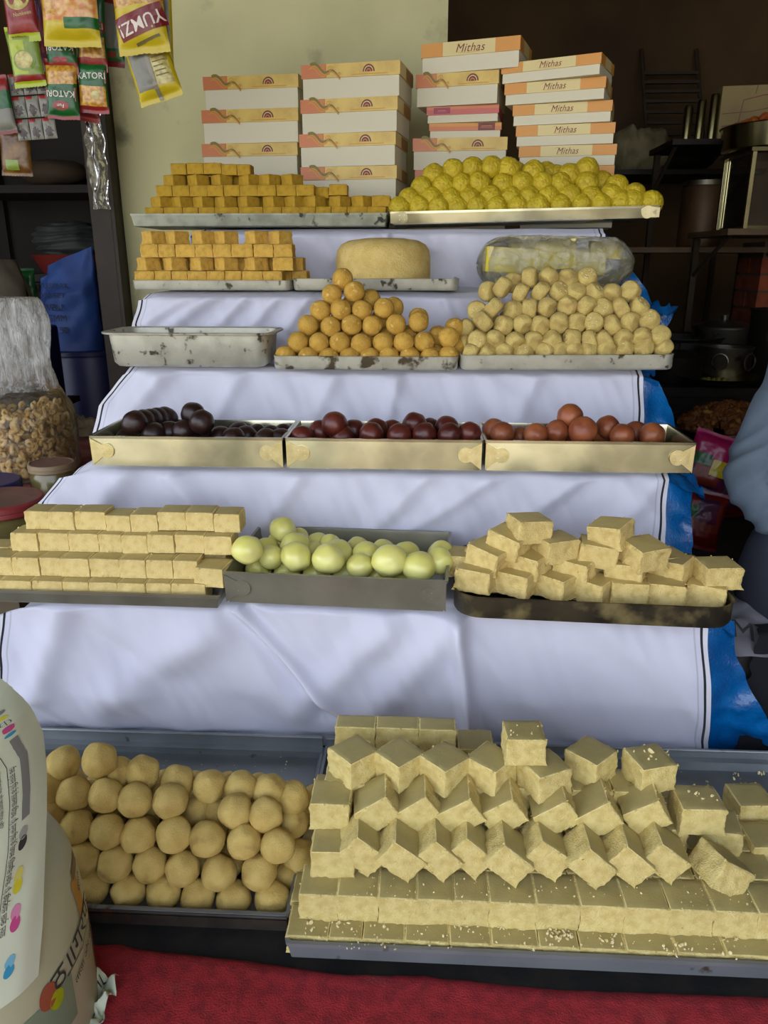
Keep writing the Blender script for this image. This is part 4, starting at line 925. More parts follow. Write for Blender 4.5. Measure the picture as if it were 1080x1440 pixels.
def stack(Y, d, lst, where, group, base=TREAD[5] + .0055):
    """lst, top first: (left px, right px, top py at the left corner, kind, yaw, look)"""
    tops = [onY(a[0], a[2], Y).z for a in lst]
    zs = tops + [base]
    for i, (l, r_, py, kind, yaw, look) in enumerate(lst):
        p = onY(l, py, Y); a = R(yaw); lo_, hi_ = .05, .6
        for _ in range(40):
            m_ = (lo_ + hi_) / 2
            if px_of((p.x + m_ * math.cos(a), Y + m_ * math.sin(a), p.z)) < r_: lo_ = m_
            else: hi_ = m_
        w = lo_; h = zs[i] - zs[i + 1] - .0004
        c = Vector((p.x, Y, 0)) + Vector((math.cos(a), math.sin(a), 0)) * w / 2 + Vector((-math.sin(a), math.cos(a), 0)) * d / 2
        sweet_box(kind, w, d, h, (c.x, c.y, zs[i + 1] + .0002), yaw, f'{look}, {nth_down(i, len(lst))} {where}', group)
def nth_down(i, n): return 'topmost' if i == 0 else ('lowest' if i == n - 1 else ORD[i] + ' down')
g_ = 'white box with gold patterned lid'; m_ = 'flat cream and orange box'
stack(2.30, .17, [(285, 419, 108, 'gold', -6, g_), (283, 419, 155, 'gold', -6, g_), (283.5, 418, 202.5, 'gold', -5, g_), (284, 418, 249, 'gold', -5, g_), (284, 418, 296, 'gold', -5, g_)], 'of the stack nearest the door jamb', 'sweet boxes, first stack')
stack(2.21, .19, [(421.5, 561.5, 90.5, 'gold', -10, g_), (420.5, 558, 139.5, 'gold', -10, g_), (419, 555.5, 188, 'gold', -9, g_), (421, 557, 234.5, 'gold', -8, g_), (421, 557, 281, 'gold', -8, g_)], 'of the tallest white stack', 'sweet boxes, second stack')
stack(2.27, .16, [(592.5, 732.5, 62.5, 'script', -17, m_), (585, 702, 105, 'gold', -13, g_), (600, 702, 150.5, 'pink', -9, 'pink box with a magenta square on its lid'), (603.5, 705.5, 173.5, 'red', -3, 'red and orange box with a maroon square'), (580.5, 714, 194.5, 'gold', -4, g_), (583.5, 713, 239, 'gold', -4, g_), (583.5, 713, 284, 'gold', -4, g_)], 'of the mixed stack', 'sweet boxes, third stack')
stack(2.22, .15, [(705.5, 846.5, 89.5, 'script', -24, m_), (710, 853, 118, 'script', -18, m_), (721.5, 862, 148, 'script', -14, m_), (726, 866, 177, 'script', -11, m_), (730, 868, 206, 'script', -9, m_), (731, 864.5, 235, 'script', -8, m_), (731, 864.5, 264, 'script', -8, m_), (731, 864.5, 292, 'script', -8, m_)], 'of the script box stack', 'sweet boxes, fourth stack')

# ---------------------------------------------------------------- snack packets hanging by the door
def gloss(name, c, c2=None, sc=20, rough=.24): return mat(name, tuple(max(0, int(x * 1.04 - .42 * min(c))) for x in c), .36, col2=c2, scale=sc, coat=.12, bump=.3, bscale=30, bdist=.004)
K = {'yellow': gloss('yellow_film', (206, 186, 40)), 'lime': gloss('lime_film', (176, 190, 36)), 'green': gloss('green_film', (28, 104, 44), (18, 80, 36)), 'lgreen': gloss('pale_green_film', (150, 168, 70), (120, 150, 60)),
     'red': gloss('red_film', (158, 48, 44), (128, 36, 38)), 'snack': mat('printed_snack_picture', (214, 166, 62), .3, col2=(160, 104, 26), scale=120, coat=.35), 'noodle': mat('printed_noodle_picture', (206, 130, 70), .3, col2=(226, 190, 110), scale=60, coat=.35),
     'silver': gloss('silver_film', (176, 176, 162), (120, 118, 108), 30), 'dark': mat('dark_picture', (36, 24, 26), .4, col2=(70, 56, 54), scale=60), 'white': mat('white_ink', (222, 214, 200), .4), 'cream': mat('cream_picture', (206, 196, 120), .35, col2=(160, 140, 60), scale=70, coat=.3),
     'amber': gloss('amber_film', (96, 62, 22), (130, 96, 40), 30), 'crim': gloss('dark_red_film', (118, 20, 26)), 'foodbrown': mat('brown_red_ink', (128, 50, 34), .4), 'text': mat('grey_small_print', (112, 104, 60), .5), 'seam': gloss('grey_seam_film', (196, 190, 172)), 'magenta': gloss('magenta_film', (168, 30, 92)), 'violet': gloss('violet_film', (70, 30, 70), (110, 40, 60), 30)}
KN = list(K); KM = [K[k] for k in KN]; ki = lambda s: KN.index(s)
M_CORD = mat('grey_cord', (90, 84, 70), .8)
def packet(label, cx, cy, w, h, Y, zones, texts=(), tilt=0, yaw=0, thick=.30, name='snack_packet', group='hanging snack packets', base='yellow', extra=None, pitch=0, cat='snack packet', loc=None):
    """a sealed pillow packet; zones are (u0, u1, v0, v1, film) painted in order, u across, v from bottom to top"""
    c = onY(cx, cy, Y); s = (onY(cx + 10, cy, Y) - onY(cx - 10, cy, Y)).length / 20
    W, H = w * s, h * s; T = W * thick / 2; sd = cx * 1.7 + cy
    if loc is not None: c = Vector(loc)
    def relief(u, v):
        e = min(u, 1 - u) * 2; g = min(v, 1 - v); crimp = min(max((g - .07) / .16, 0), 1)
        k = (1 - (1 - min(e * 1.15, 1)) ** 2.4) ** .6 * math.sin(crimp * math.pi / 2) ** .7
        return T * k + .07 * T * (nz(u * 5, v * 7, sd) + .6 * nz(u * 13, v * 16, sd)) * (.3 + k)
    def xz(u, v):
        pinch = 1 - .06 * math.sin(math.pi * v); wav = .02 * W * nz(v * 3, sd)
        return (u - .5) * W * pinch + wav, (v - .5) * H + .015 * H * nz(u * 3, sd, v)
    def front(u, v):
        x, z = xz(u, v); zig = .0012 if (v < .02 or v > .98) and int(u * 40) % 2 else 0
        return (x, -relief(u, v) - .0004, z + (zig if v > .5 else -zig))
    def back(u, v):
        x, z = xz(u, v); return (x, relief(u, v) + .0004, z)
    def pick(u, v):
        m = base
        for z_ in zones:
            if z_[0] <= u <= z_[1] and z_[2] <= v <= z_[3]: m = z_[4]
        return ki(m)
    mb = grid(front, 30, 54, pick); g2 = grid(back, 12, 24, lambda u, v: ki('silver'))
    o = len(mb.v); mb.v += g2.v; mb.f += [[i + o for i in f[::-1]] for f in g2.f]; mb.m += g2.m
    t = thing(name, label, cat, c, (R(pitch), R(-tilt), R(yaw)), group)
    build('pouch', mb, KM, t, smooth=60)
    if texts or extra:
        sh = []
        for (body, u, v, size, rot, ink, lift) in texts:
            vs_, fs = place2(text_data(body, size * H, bold=.004 * H * size * 2), (u - .5) * W, (v - .5) * H, rot)
            sh.append(([(a, b, lift) for a, b, _ in vs_], fs, ki(ink)))
        for (vs_, fs, ink, lift) in (extra(W, H) if extra else []): sh.append(([(p[0], p[1], lift) for p in vs_], fs, ki(ink)))
        def on(p):
            u = min(max(p[0] / W + .5, 0), 1); v = min(max(p[1] / H + .5, 0), 1)
            return (p[0], -relief(u, v) - .0008 - p[2], p[1])
        flatprint('front_print', sh, KM, t, on)
    return t
def oval(u, v, ru, rv, ink, lift=.0003): return lambda W, H: [(*disc2((u - .5) * W, (v - .5) * H, ru * W, rv * H, 20), ink, lift)]
def many(*fs): return lambda W, H: [x for f in fs for x in f(W, H)]
ALL = (0, 1)
def kz(k=0): return [(0, 1, 0, .14, 'red'), (0, 1, .14, .42, 'snack'), (0, 1, .38, .9, 'green'), (.1, .9, .2, .44, 'snack'), (0, 1, .88, 1, 'red')]
packet('yellow green packet with an oval food picture, below the red one', 36, 80, 46, 74, 1.87, [(0, 1, .08, 1, 'lgreen'), (.1, .55, .2, .75, 'lime'), (0, 1, .10, .19, 'red'), (0, 1, 0, .1, 'lime'), (0, 1, .93, 1, 'lime')], [('Namkeen', .45, .83, .10, 0, 'foodbrown', .0006)], tilt=4, extra=many(oval(.5, .42, .33, .17, 'lgreen'), oval(.5, .43, .27, .14, 'cream', .0006)), base='lgreen')
packet('red and cream packet at the head of the yellow green string', 26, -4, 46, 108, 1.86, [(0, 1, 0, .09, 'lime'), (0, 1, .09, .40, 'red'), (.0, 1, .40, .95, 'foodbrown')], [('Namkeen', .6, .30, .06, 8, 'cream', .0006)], tilt=2, extra=oval(.5, .47, .36, .13, 'cream'), base='red')
packet('big yellow noodle snack packet with a green label', 97, -6, 82, 124, 1.83, [(0, 1, .05, .17, 'yellow'), (0, 1, .25, 1, 'noodle'), (.42, 1, .16, .28, 'green'), (.0, .3, .3, .7, 'snack'), (0, 1, .93, 1, 'yellow')], tilt=-2)
packet('green and red ring snack packet, upper one beside the noodle packet', 84, 50, 44, 94, 1.88, [(0, 1, 0, .15, 'red'), (0, 1, .15, .9, 'green'), (0, 1, .42, .62, 'foodbrown'), (0, 1, .62, 1, 'snack')], [('KATORI', .5, .335, .115, 180, 'white', .0008)], extra=many(lambda W, H: [(*rect2(-.44 * W, -.25 * H, .44 * W, -.08 * H), 'foodbrown', .0004)], oval(.5, .18, .24, .035, 'red', .0005)), tilt=-1, base='green')
packet('green and red ring snack packet at the lower end of its string', 87, 126, 46, 74, 1.88, [(0, 1, .88, 1, 'red'), (0, 1, .58, .88, 'snack'), (0, 1, .0, .60, 'green'), (.08, .92, .58, .82, 'snack'), (.0, 1, 0, .06, 'red')], [('KATORI', .5, .42, .15, 180, 'white', .0008), ('Fun', .5, .22, .09, 180, 'white', .0008)], extra=many(lambda W, H: [(*rect2(-.45 * W, -.20 * H, .45 * W, .03 * H), 'foodbrown', .0004)], oval(.5, .22, .25, .08, 'red', .0005)), tilt=-3, base='green')
packet('yellow packet peeping out below the ring snacks', 82, 122, 44, 80, 1.93, [(0, 1, 0, .16, 'yellow'), (0, 1, .16, 1, 'violet')], [('YUMZ', .2, .28, .14, 90, 'white', .0006)], tilt=-4)
packet('ring snack packet hanging by the jamb, upper of two', 128, 42, 42, 104, 1.89, [(0, 1, 0, .16, 'red'), (0, 1, .16, .46, 'green'), (.08, .95, .16, .40, 'snack'), (0, 1, .46, .60, 'foodbrown'), (0, 1, .60, 1, 'green'), (0, .6, .74, 1, 'crim')], [('KATORI', .5, .53, .10, 0, 'cream', .0006)], tilt=-3, base='green')
packet('ring snack packet hanging by the jamb, lower of two', 131, 122, 42, 66, 1.89, [(0, 1, 0, .13, 'red'), (0, 1, .13, 1, 'green'), (.0, .95, .13, .50, 'snack'), (0, 1, .92, 1, 'red')], [('KATORI', .5, .68, .165, 2, 'white', .0008)], extra=many(lambda W, H: [(*rect2(-.46 * W, .06 * H, .46 * W, .30 * H), 'foodbrown', .0004)], oval(.62, .33, .13, .08, 'cream', .0005)), tilt=-3, base='green')
packet('pinkish red packet tail hanging lowest by the jamb', 122, 128, 40, 76, 1.93, [(0, 1, 0, .14, 'red'), (0, 1, .1, 1, 'crim')], tilt=-10, base='crim')
packet('silver backed packet half hidden behind the yellow one', 158, 38, 34, 98, 1.93, [(0, 1, .0, .08, 'crim'), (0, 1, .08, .22, 'green'), (.1, .7, .12, .18, 'foodbrown'), (0, 1, .22, .78, 'silver'), (0, 1, .78, 1, 'crim')], tilt=-5, base='silver')
packet('yellow noodle snack packet hung upside down with white letters', 193, -2, 74, 136, 1.84, [(0, 1, 0, .10, 'yellow'), (0, 1, .42, 1, 'snack'), (.1, .9, .55, .95, 'noodle')], [('YUMZ!', .54, .27, .165, 196, 'white', .0010)], extra=lambda W, H: [(*place2(rect2(-.47 * W, -.10 * H, .47 * W, .115 * H, 0, 8, 4), .04 * W, -.23 * H, 15), 'crim', .0004), (*place2(rect2(-.25 * W, -.012 * H, .25 * W, .012 * H, 0, 6, 1), .12 * W, -.385 * H, 15), 'text', .0005)], tilt=4)
packet('yellow noodle snack packet showing its back seam and printed panel', 212, 90, 64, 96, 1.87, [(0, 1, 0, .14, 'yellow'), (0, 1, .80, .97, 'crim'), (.08, .46, .16, .66, 'silver'), (.54, .94, .18, .68, 'cream'), (0, 1, .66, .80, 'snack')], [('YUMZ!', .74, .88, .14, 10, 'white', .0008), ('YUM', .2, .86, .14, 14, 'white', .0008)],
       extra=lambda W, H: [(*rect2(-.045 * W, -.49 * H, .045 * W, .42 * H, 0, 2, 20), 'seam', .0016)] + [(*rect2(.08 * W, (.10 - .06 * k) * H, (.30 + .03 * (k % 3)) * W, (.115 - .06 * k) * H, 0, 4, 1), 'text', .0005) for k in range(6)], tilt=15)
packet('clear packet behind the yellow pair, against the plaster', 226, 30, 34, 110, 1.90, [(0, 1, .04, .9, 'yellow'), (.4, .9, .2, .8, 'silver')], tilt=-3)
packet('dark amber sealed packet hanging lowest at the picture edge', 22, 213, 44, 62, 1.95, [(0, 1, 0, .08, 'amber'), (.2, .62, .12, .32, 'lgreen')], tilt=-3, base='amber')
packet('green and silver packet cut by the picture edge', 2, 148, 30, 72, 1.88, [(0, 1, 0, .06, 'crim'), (0, 1, .06, .42, 'silver'), (0, 1, .42, .75, 'green'), (0, 1, .75, 1, 'red')], tilt=5, base='silver')
packet('dark red packet in the gap between two strings', 57, 30, 26, 110, 1.94, [(0, 1, .1, .5, 'crim')], base='violet')
# strip of nine silver sachets
c0 = onY(46, 150, 1.89); s_ = (onY(56, 150, 1.89) - onY(36, 150, 1.89)).length / 20
sr = thing('sachet_strip', 'strip of silver sachets in three columns below the green packet', 'sachets', c0, (0, R(-3), 0))
for j in range(3):
    for i in range(3):
        w, h = 18.5 * s_, 27 * s_; sdn = i * 3 + j
        def sf(u, v): return ((u - .5) * w * .98, -.004 * (math.sin(math.pi * u) * math.sin(math.pi * v)) ** .5 * (1 + .3 * nz(u * 6, v * 6, sdn)), (v - .5) * h * .97)
        def sp(u, v):
            if v > .86: return ki('red') if u < .6 else ki('silver')
            return ki('dark') if (u - .5) ** 2 / .09 + (v - .34) ** 2 / .06 < 1 + .8 * nz(u * 9, v * 9, sdn) else ki('silver')
        g = grid(sf, 14, 18, sp); g.add([(-w / 2 * .97, .0006, -h / 2 * .96), (w / 2 * .97, .0006, -h / 2 * .96), (w / 2 * .97, .0006, h / 2 * .96), (-w / 2 * .97, .0006, h / 2 * .96)], [(0, 3, 2, 1)], ki('silver'))
        build('sachet', g, KM, sr, ((i - 1) * 19 * s_ + (.10 * (1 - j)) * s_ * 20 * .2, 0, (1 - j) * 28 * s_), smooth=60)
# the rail they all hang from, above the picture, with its cords
ra = onY(-80, -70, 1.89); rb = onY(250, -70, 1.89)
rl = thing('hanging_rail', 'thin rail above the door from which the snack packets hang', 'rail', ((ra.x + rb.x) / 2, 1.89, ra.z))
build('rail', MB().tube([(-(rb.x - ra.x) / 2, 0, 0), ((rb.x - ra.x) / 2, 0, 0)], .006, 8), M_DARKWOOD, rl)
for sx_ in (-.22, .22): build('cord', MB().tube([(sx_, 0, 0), (sx_, 0, 2.3 - ra.z)], .002, 6), M_CORD, rl)

# ---------------------------------------------------------------- clear bag of yellow cartons behind the pedas
M_YCARD = mat('yellow_carton', (232, 212, 30), .5, col2=(206, 188, 40), scale=14)
M_FILM = film('clear_polythene', (222, 218, 190), .30, .16, 26, .6)
M_FILM2 = film('crinkled_polythene', (236, 234, 226), .05, .10, 34, .8); M_FILM3 = film('streaky_polythene', (240, 240, 234), .34, .12, 110, 1.0, .18)
bx0, bx1 = onY(672, 370, 1.90).x, onY(893, 370, 1.90).x; bcx = (bx0 + bx1) / 2; bw = bx1 - bx0
def bag(u, v):
    a = 2 * math.pi * u; x = (v - .5) * bw; e = min(v, 1 - v) * 2; k = min(1, (1 - (1 - min(1, e * 2.6)) ** 2) ** .5 + .04)
    ry, rz = .088 * k, .056 * k
    y = ry * abs(math.cos(a)) ** .75 * (1 if math.cos(a) > 0 else -1); z = rz * abs(math.sin(a)) ** .7 * (1 if math.sin(a) > 0 else -1)
    w_ = .0045 * nz(x * 40, a * 2.2, 3) + .003 * nz(x * 90, a * 5, 6)
    return (x + .004 * nz(a * 2, v * 6), y * (1 + w_ * 12), z + w_ * k * .6 - .006 * (1 - k) + (.006 * math.sin(3 * v + .4) if z > 0 else 0))
tag(build('plastic_bag', grid(bag, 56, 90), M_FILM, None, (bcx, 1.925, TREAD[4] + .061), smooth=80), 'clear crumpled polythene bag of yellow cartons behind the peda pile', 'bag')
for i, (px, py, w, h, yw, ry, Y) in enumerate([(718, 366, 74, 34, 4, 3, 1.888), (780, 358, 58, 40, -6, -4, 1.892), (818, 370, 60, 30, 8, 2, 1.90), (850, 352, 44, 22, -3, 5, 1.925), (742, 350, 52, 18, 3, -2, 1.945)]):
    c = onY(px, py, Y); q_ = 1.74 / FPX
    t = thing('yellow_carton', f'small yellow carton inside the clear bag, {nth([0, 2, 3, 4, 1][i], 5)}', 'carton', c, (0, R(ry), R(yw)), 'yellow cartons in the bag')
    build('body', MB().box((0, 0, 0), (w * q_, .05, h * q_)), M_YCARD, t, smooth=0)
    build('flap', MB().box((0, -.026, h * q_ * .28), (w * q_ * .96, .002, h * q_ * .40), rot=(R(6), 0, 0)), mat('pale_carton_flap', (226, 214, 150), .5), t, smooth=0)

# ---------------------------------------------------------------- left ledge: bag of fried snacks, jars, sacks
bc = onY(30, 640, 2.06)
SN = [(.0, .0), (.135, .002), (.150, .02), (.152, .10), (.150, .17), (.138, .215), (.112, .25), (.100, .30), (.105, .36), (.110, .43), (.098, .475), (.088, .485)]
def sbag(u, v):
    a = 2 * math.pi * u; s = v * (len(SN) - 1); i = min(int(s), len(SN) - 2); f = s - i
    r_ = SN[i][0] + (SN[i + 1][0] - SN[i][0]) * f; z = SN[i][1] + (SN[i + 1][1] - SN[i][1]) * f
    up = min(max((z - .19) / .08, 0), 1)
    r_ *= 1 + (.03 * nz(a * 1.5 + 9, z * 9, 1) + up * (.10 * math.sin(a * 9 + 5 * nz(a, z * 8)) + .07 * nz(math.cos(a) * 5, math.sin(a) * 5, z * 20)))
    return (r_ * math.cos(a), r_ * math.sin(a) * (1 - .45 * up), z)
tag(build('snack_bag', grid(sbag, 110, 80, lambda u, v: 1 if v > .52 + .06 * nz(u * 9, 3) else 0), [M_FILM2, M_FILM3], None, (bc.x, 2.08, .276), smooth=80), 'tall clear plastic bag of fried snacks with a twisted open neck', 'bag')
M_FRY = mat('fried_snack', (246, 214, 146), .7, col2=(224, 176, 92), scale=40, bump=.3, bscale=200)
rnd = random.Random(12); mb = MB()
for k in range(760):
    a = rnd.random() * 6.283; rr = .128 * rnd.random() ** .4; z = .012 + rnd.random() * (.175 - .03 * rnd.random()); r0 = rnd.uniform(.008, .013)
    M = Matrix.Translation((rr * math.cos(a), rr * math.sin(a), z)) @ Euler((rnd.random() * 6, rnd.random() * 6, rnd.random() * 6)).to_matrix().to_4x4()
    vs_ = []; n1, n2 = 7, 4
    for i in range(n1):
        t = i / n1 * 6.283
        for j in range(n2):
            p_ = j / n2 * 6.283; q_ = r0 * (.85 + .62 * math.cos(p_)); vs_.append((q_ * math.cos(t), q_ * math.sin(t) * .8, r0 * .6 * math.sin(p_)))
    mb.add(vs_, [(i * n2 + j, ((i + 1) % n1) * n2 + j, ((i + 1) % n1) * n2 + (j + 1) % n2, i * n2 + (j + 1) % n2) for i in range(n1) for j in range(n2)], 0, M)
me = bpy.data.meshes.new('fried_snacks'); me.from_pydata(mb.v, [], mb.f); me.polygons.foreach_set('use_smooth', [True] * len(me.polygons)); me.materials.append(M_FRY)
tag(put('fried_snacks', me, None, (bc.x, 2.08, .280)), 'golden fried ring snacks filling the lower half of the clear bag', 'snacks', None, 'stuff')
M_REDLID = mat('red_plastic', (150, 52, 54), .45, col2=(128, 44, 48), scale=12); M_BLUELID = mat('navy_plastic', (36, 38, 100), .45); M_TANLID = mat('tan_plastic', (150, 126, 92), .55)
M_JAR = mat('murky_jar_plastic', (122, 112, 66), .25, col2=(104, 92, 52), scale=8, coat=.4)
M_LIDTOP = mat('dusty_lid_top', (128, 92, 74), .6, col2=(110, 72, 62), scale=16)
def jar(label, px, py, Y, r, zb, lidm, topm, lh=.026):
    zt = onY(px, py, Y).z; x = onY(px, py, Y).x; h = zt - zb
    t = thing('jar', label, 'jar', (x, Y, zb), (0, 0, 0))
    build('body', MB().lathe([(0, 0), (r * .90, 0), (r * .96, .006), (r * .96, h - lh - .012), (r * .84, h - lh - .002), (r * .84, h - .004), (0, h - .004)], 40), M_JAR, t)
    l = MB().lathe([(r * .97, h - lh), (r * 1.0, h - lh + .003), (r * .985, h - lh * .55), (r * 1.0, h - lh * .5), (r * .99, h - .004), (r * .95, h), (r * .9, h + .0005), (r * .86, h - .001), (0, h - .001)], 48, mis=[0, 0, 0, 0, 0, 0, 1, 1]); build('lid', l, [lidm, topm], t, smooth=30)
jar('squat plastic jar with a dusty red lid', -2, 700, 1.47, .088, .271, M_REDLID, M_LIDTOP)
jar('plastic jar with a navy blue lid behind the red lidded one', -22, 676, 1.72, .082, .271, M_BLUELID, mat('dusty_navy_lid', (72, 60, 92), .6))
jar('short clear jar with a tan lid beside the snack bag', 72, 650, 1.80, .056, .277, M_TANLID, M_LIDTOP, .02)
# dark store room: barrel, blue sack, grey sack, packets, shelf with bundle
M_NAVY = mat('navy_barrel_plastic', (20, 26, 78), .4); bz = onY(122, 490, 3.12)
b = thing('barrel', 'dark navy plastic barrel standing behind the ledge', 'barrel', (bz.x, 3.15, -.012))
hb = bz.z + .012
build('drum', MB().lathe([(0, 0), (.20, 0), (.215, .02), (.215, hb * .45), (.222, hb * .47), (.222, hb * .5), (.215, hb * .52), (.212, hb - .03), (.2, hb - .003), (0, hb - .003)], 40), M_NAVY, b)
build('rim', MB().lathe([(.198, hb - .012), (.222, hb - .012), (.222, hb + .002), (.198, hb + .002)], 40), M_NAVY, b)
M_BSACK = mat('blue_woven_sack', (44, 80, 150), .6, col2=(36, 64, 126), scale=10, bump=.3, bscale=300); M_PRINT = mat('black_sack_print', (20, 24, 44), .7)
def sack(u, v):
    a = 2 * math.pi * u; top = .34 + .045 * max(0, math.cos(a)) + .0
    k = (1 - max(0, v - .65) / .35 * (.15 if v < .97 else .17)); x = .118 * math.cos(a) * (1 + .05 * nz(a, v * 4)) * (1 - .12 * v * (math.cos(a) < 0)); y = .075 * math.sin(a) * k * (1 - .75 * max(0, v - .6) / .4)
    return (x, y + .01 * nz(a * 2, v * 6, 4), v * (.345 + .045 * math.cos(a) - .03 * (math.cos(a) < -.6)))
sp_ = onY(94, 490, 2.99)
sk = thing('blue_sack', 'blue woven sack with faded black print on the barrel', 'sack', (sp_.x, 3.06, hb - .009), (0, 0, 0))
build('sack_body', grid(sack, 60, 50), M_BSACK, sk, smooth=80)
flatprint('sack_print', [(*place2(text_data(tx, sz), -.03, z_), 0) for tx, sz, z_ in (('STYLESPARK', .026, .245), ('OSWEET', .028, .21), ('SVBU', .036, .165), ('KGMM', .036, .125), ('NYJ 50', .036, .08))], [M_PRINT], sk, lambda p: (p[0], -.0795 - .006 * max(0, 1 - (p[0] / .1) ** 2) + .010 * (abs(p[0]) / .1), p[1]))
M_GSACK = mat('grey_brown_sacking', (100, 92, 74), .85, col2=(80, 72, 58), scale=10, bump=.4, bscale=60)
gp = onY(2, 420, 2.45)
def gsack(u, v):
    a = 2 * math.pi * u; k = 1 - .45 * max(0, v - .55) ** 1.3 / .35
    return ((.125 + .012 * nz(a * 2, v * 9)) * math.cos(a) * k, (.12 + .012 * nz(a * 2, v * 7, 3)) * math.sin(a) * k, .59 * v + .01 * math.sin(v * 30) * .2)
gm = grid(gsack, 50, 50); gm.f.append(list(range(50 * 51, 50 * 51 + 50))); gm.m.append(0)
tag(build('grey_sack', gm, M_GSACK, None, (gp.x - .02, 2.47, .271), smooth=80), 'tall grey brown sack standing behind the snack bag', 'sack')
M_DIMWOOD = mat('dim_plank', (30, 24, 18), .8)  # wood tone darkened for the gloom of the store room
pr = thing('plank_shelf', 'dark plank shelf in the store room behind the barrel', 'shelf', (-1.45, 3.55, -.012))
build('gloom_panel', MB().box((0, .215, .80), (1.5, .015, 1.62)), M_DIMWOOD, pr, smooth=0)  # added near-black sheet standing in for the unlit depth of the store
for zz_ in (.80, 1.15): build('board', MB().box((0, 0, zz_), (1.1, .42, .03)), M_DIMWOOD, pr, smooth=0)
for xx_ in (-.53, .53):
    for yy_ in (-.19, .19): build('upright', MB().box((xx_, yy_, .75), (.04, .04, 1.5)), M_DIMWOOD, pr, smooth=0)
M_BUND = mat('dark_grey_cloth', (64, 66, 64), .8, col2=(48, 50, 50), scale=12, bump=.5, bscale=30)
bp_ = onY(84, 318, 3.42)
def bund(u, v):
    a = 2 * math.pi * u; t = math.pi * v; k = math.sin(t) ** .6
    r_ = 1 + .10 * nz(a * 2, t * 2, 1) + .07 * math.sin(t * 14 + 4 * nz(a, t))
    return (.15 * k * math.cos(a) * r_, .13 * k * math.sin(a) * r_, -.075 * math.cos(t) * (1 + .1 * nz(a, t, 5)))
tag(build('cloth_bundle', grid(bund, 60, 50), M_BUND, None, (bp_.x, 3.5, .803 + .08 + .06), smooth=80), 'folded dark grey cloth bundle in a red basin on the plank shelf', 'bundle')
build_b = build('basin', MB().lathe([(0, .001), (.12, 0), (.155, .075), (.165, .078), (.160, .070), (.125, .006), (0, .006)], 40), mat('dull_red_basin', (120, 40, 32), .5), None, (bp_.x, 3.5, .8035)); tag(build_b, 'dull red plastic basin on the plank shelf', 'basin')
tag(build('cardboard_bundle', grid(lambda u, v: (lambda a, t: (.14 * math.sin(t) ** .5 * math.cos(a), .11 * math.sin(t) ** .5 * math.sin(a), -.05 * math.cos(t) * (1 + .25 * nz(a * 1.5, t))))(2 * math.pi * u, math.pi * v), 30, 20), mat('brown_paper', (58, 44, 26), .8), None, (bp_.x - .03, 3.5, 1.153 + .06), smooth=60), 'brown paper parcel on the upper board of the plank shelf', 'parcel')
for i, (px, py, w, h, lab, z_) in enumerate([(34, 402, 34, 46, 'dark green packet with a yellow label beside the blue sack', [(0, 1, 0, 1, 'green'), (.02, .42, .42, .68, 'yellow')]), (36, 446, 34, 44, 'red and amber packet below the green one', [(0, 1, 0, 1, 'amber'), (0, 1, .5, .8, 'foodbrown')])]):
    packet(lab, px, py, w, h, 2.62, z_, base='green' if i == 0 else 'amber', name='store_packet', group='packets in the store room', thick=.4)
tag(build('packet_stool', MB().box((0, 0, .10), (.22, .16, .02)).box((0, 0, .045), (.18, .12, .09)), M_DARKWOOD, None, (onY(36, 470, 2.66).x, 2.7, .271), smooth=0), 'low dark wooden box under the two store room packets', 'box')
tag(build('storage_tin', MB().lathe([(0, 0), (.085, 0), (.088, .004), (.088, .25), (.084, .256), (0, .256)], 32), M_NAVY, None, (onY(36, 470, 2.66).x, 2.7, .382)), 'dark tin standing on the low box in the store room', 'tin')
hs = onY(134, 225, 2.50); wt, ht = 26 * 2.3 / FPX, 130 * 2.3 / FPX
tag(build('hanging_plastic', grid(lambda u, v: ((u - .5) * wt * (1 + .1 * nz(v * 5)), .012 * math.sin(u * 9 + 3 * nz(v * 4)) + .01 * nz(u * 4, v * 9), (v - .5) * ht), 16, 50), M_FILM, None, (hs.x, 2.51, hs.z), smooth=80), 'strip of clear plastic sheeting hanging beside the door jamb', 'plastic sheet')
tag(build('thin_string', MB().tube([(0, 0, 0), (0, 0, 2.3 - hs.z - ht / 2)], .0015, 6), M_CORD, None, (hs.x, 2.51, hs.z + ht / 2 - .002)), 'thin cord holding the strip of plastic sheeting', 'cord')
M_RAG = mat('pale_rag', (164, 150, 120), .9, col2=(134, 118, 92), scale=20, bump=.5, bscale=60)
rg = onY(112, 580, 2.62)
def rag(u, v):
    a = 2 * math.pi * u; t = math.pi * v * .5; k = math.sin(t + .02)
    return (.105 * k * math.cos(a) * (1 + .2 * nz(a, t)), .07 * k * math.sin(a), .05 * math.cos(t) * (1 + .5 * nz(math.cos(a) * 3, math.sin(a) * 3, t * 3)))
tag(build('rag', grid(rag, 50, 24), M_RAG, None, (rg.x, 2.62, .276), smooth=80), 'crumpled pale rag on the red cloth mat', 'rag')
tag(build('yellow_wrapper', grid(lambda u, v: ((u - .5) * .13, (v - .5) * .05, .02 + .012 * nz(u * 5, v * 4)), 16, 8), K['lime'], None, (onY(92, 566, 2.74).x, 2.745, .275), smooth=80), 'small yellow green wrapper behind the pale rag', 'wrapper')

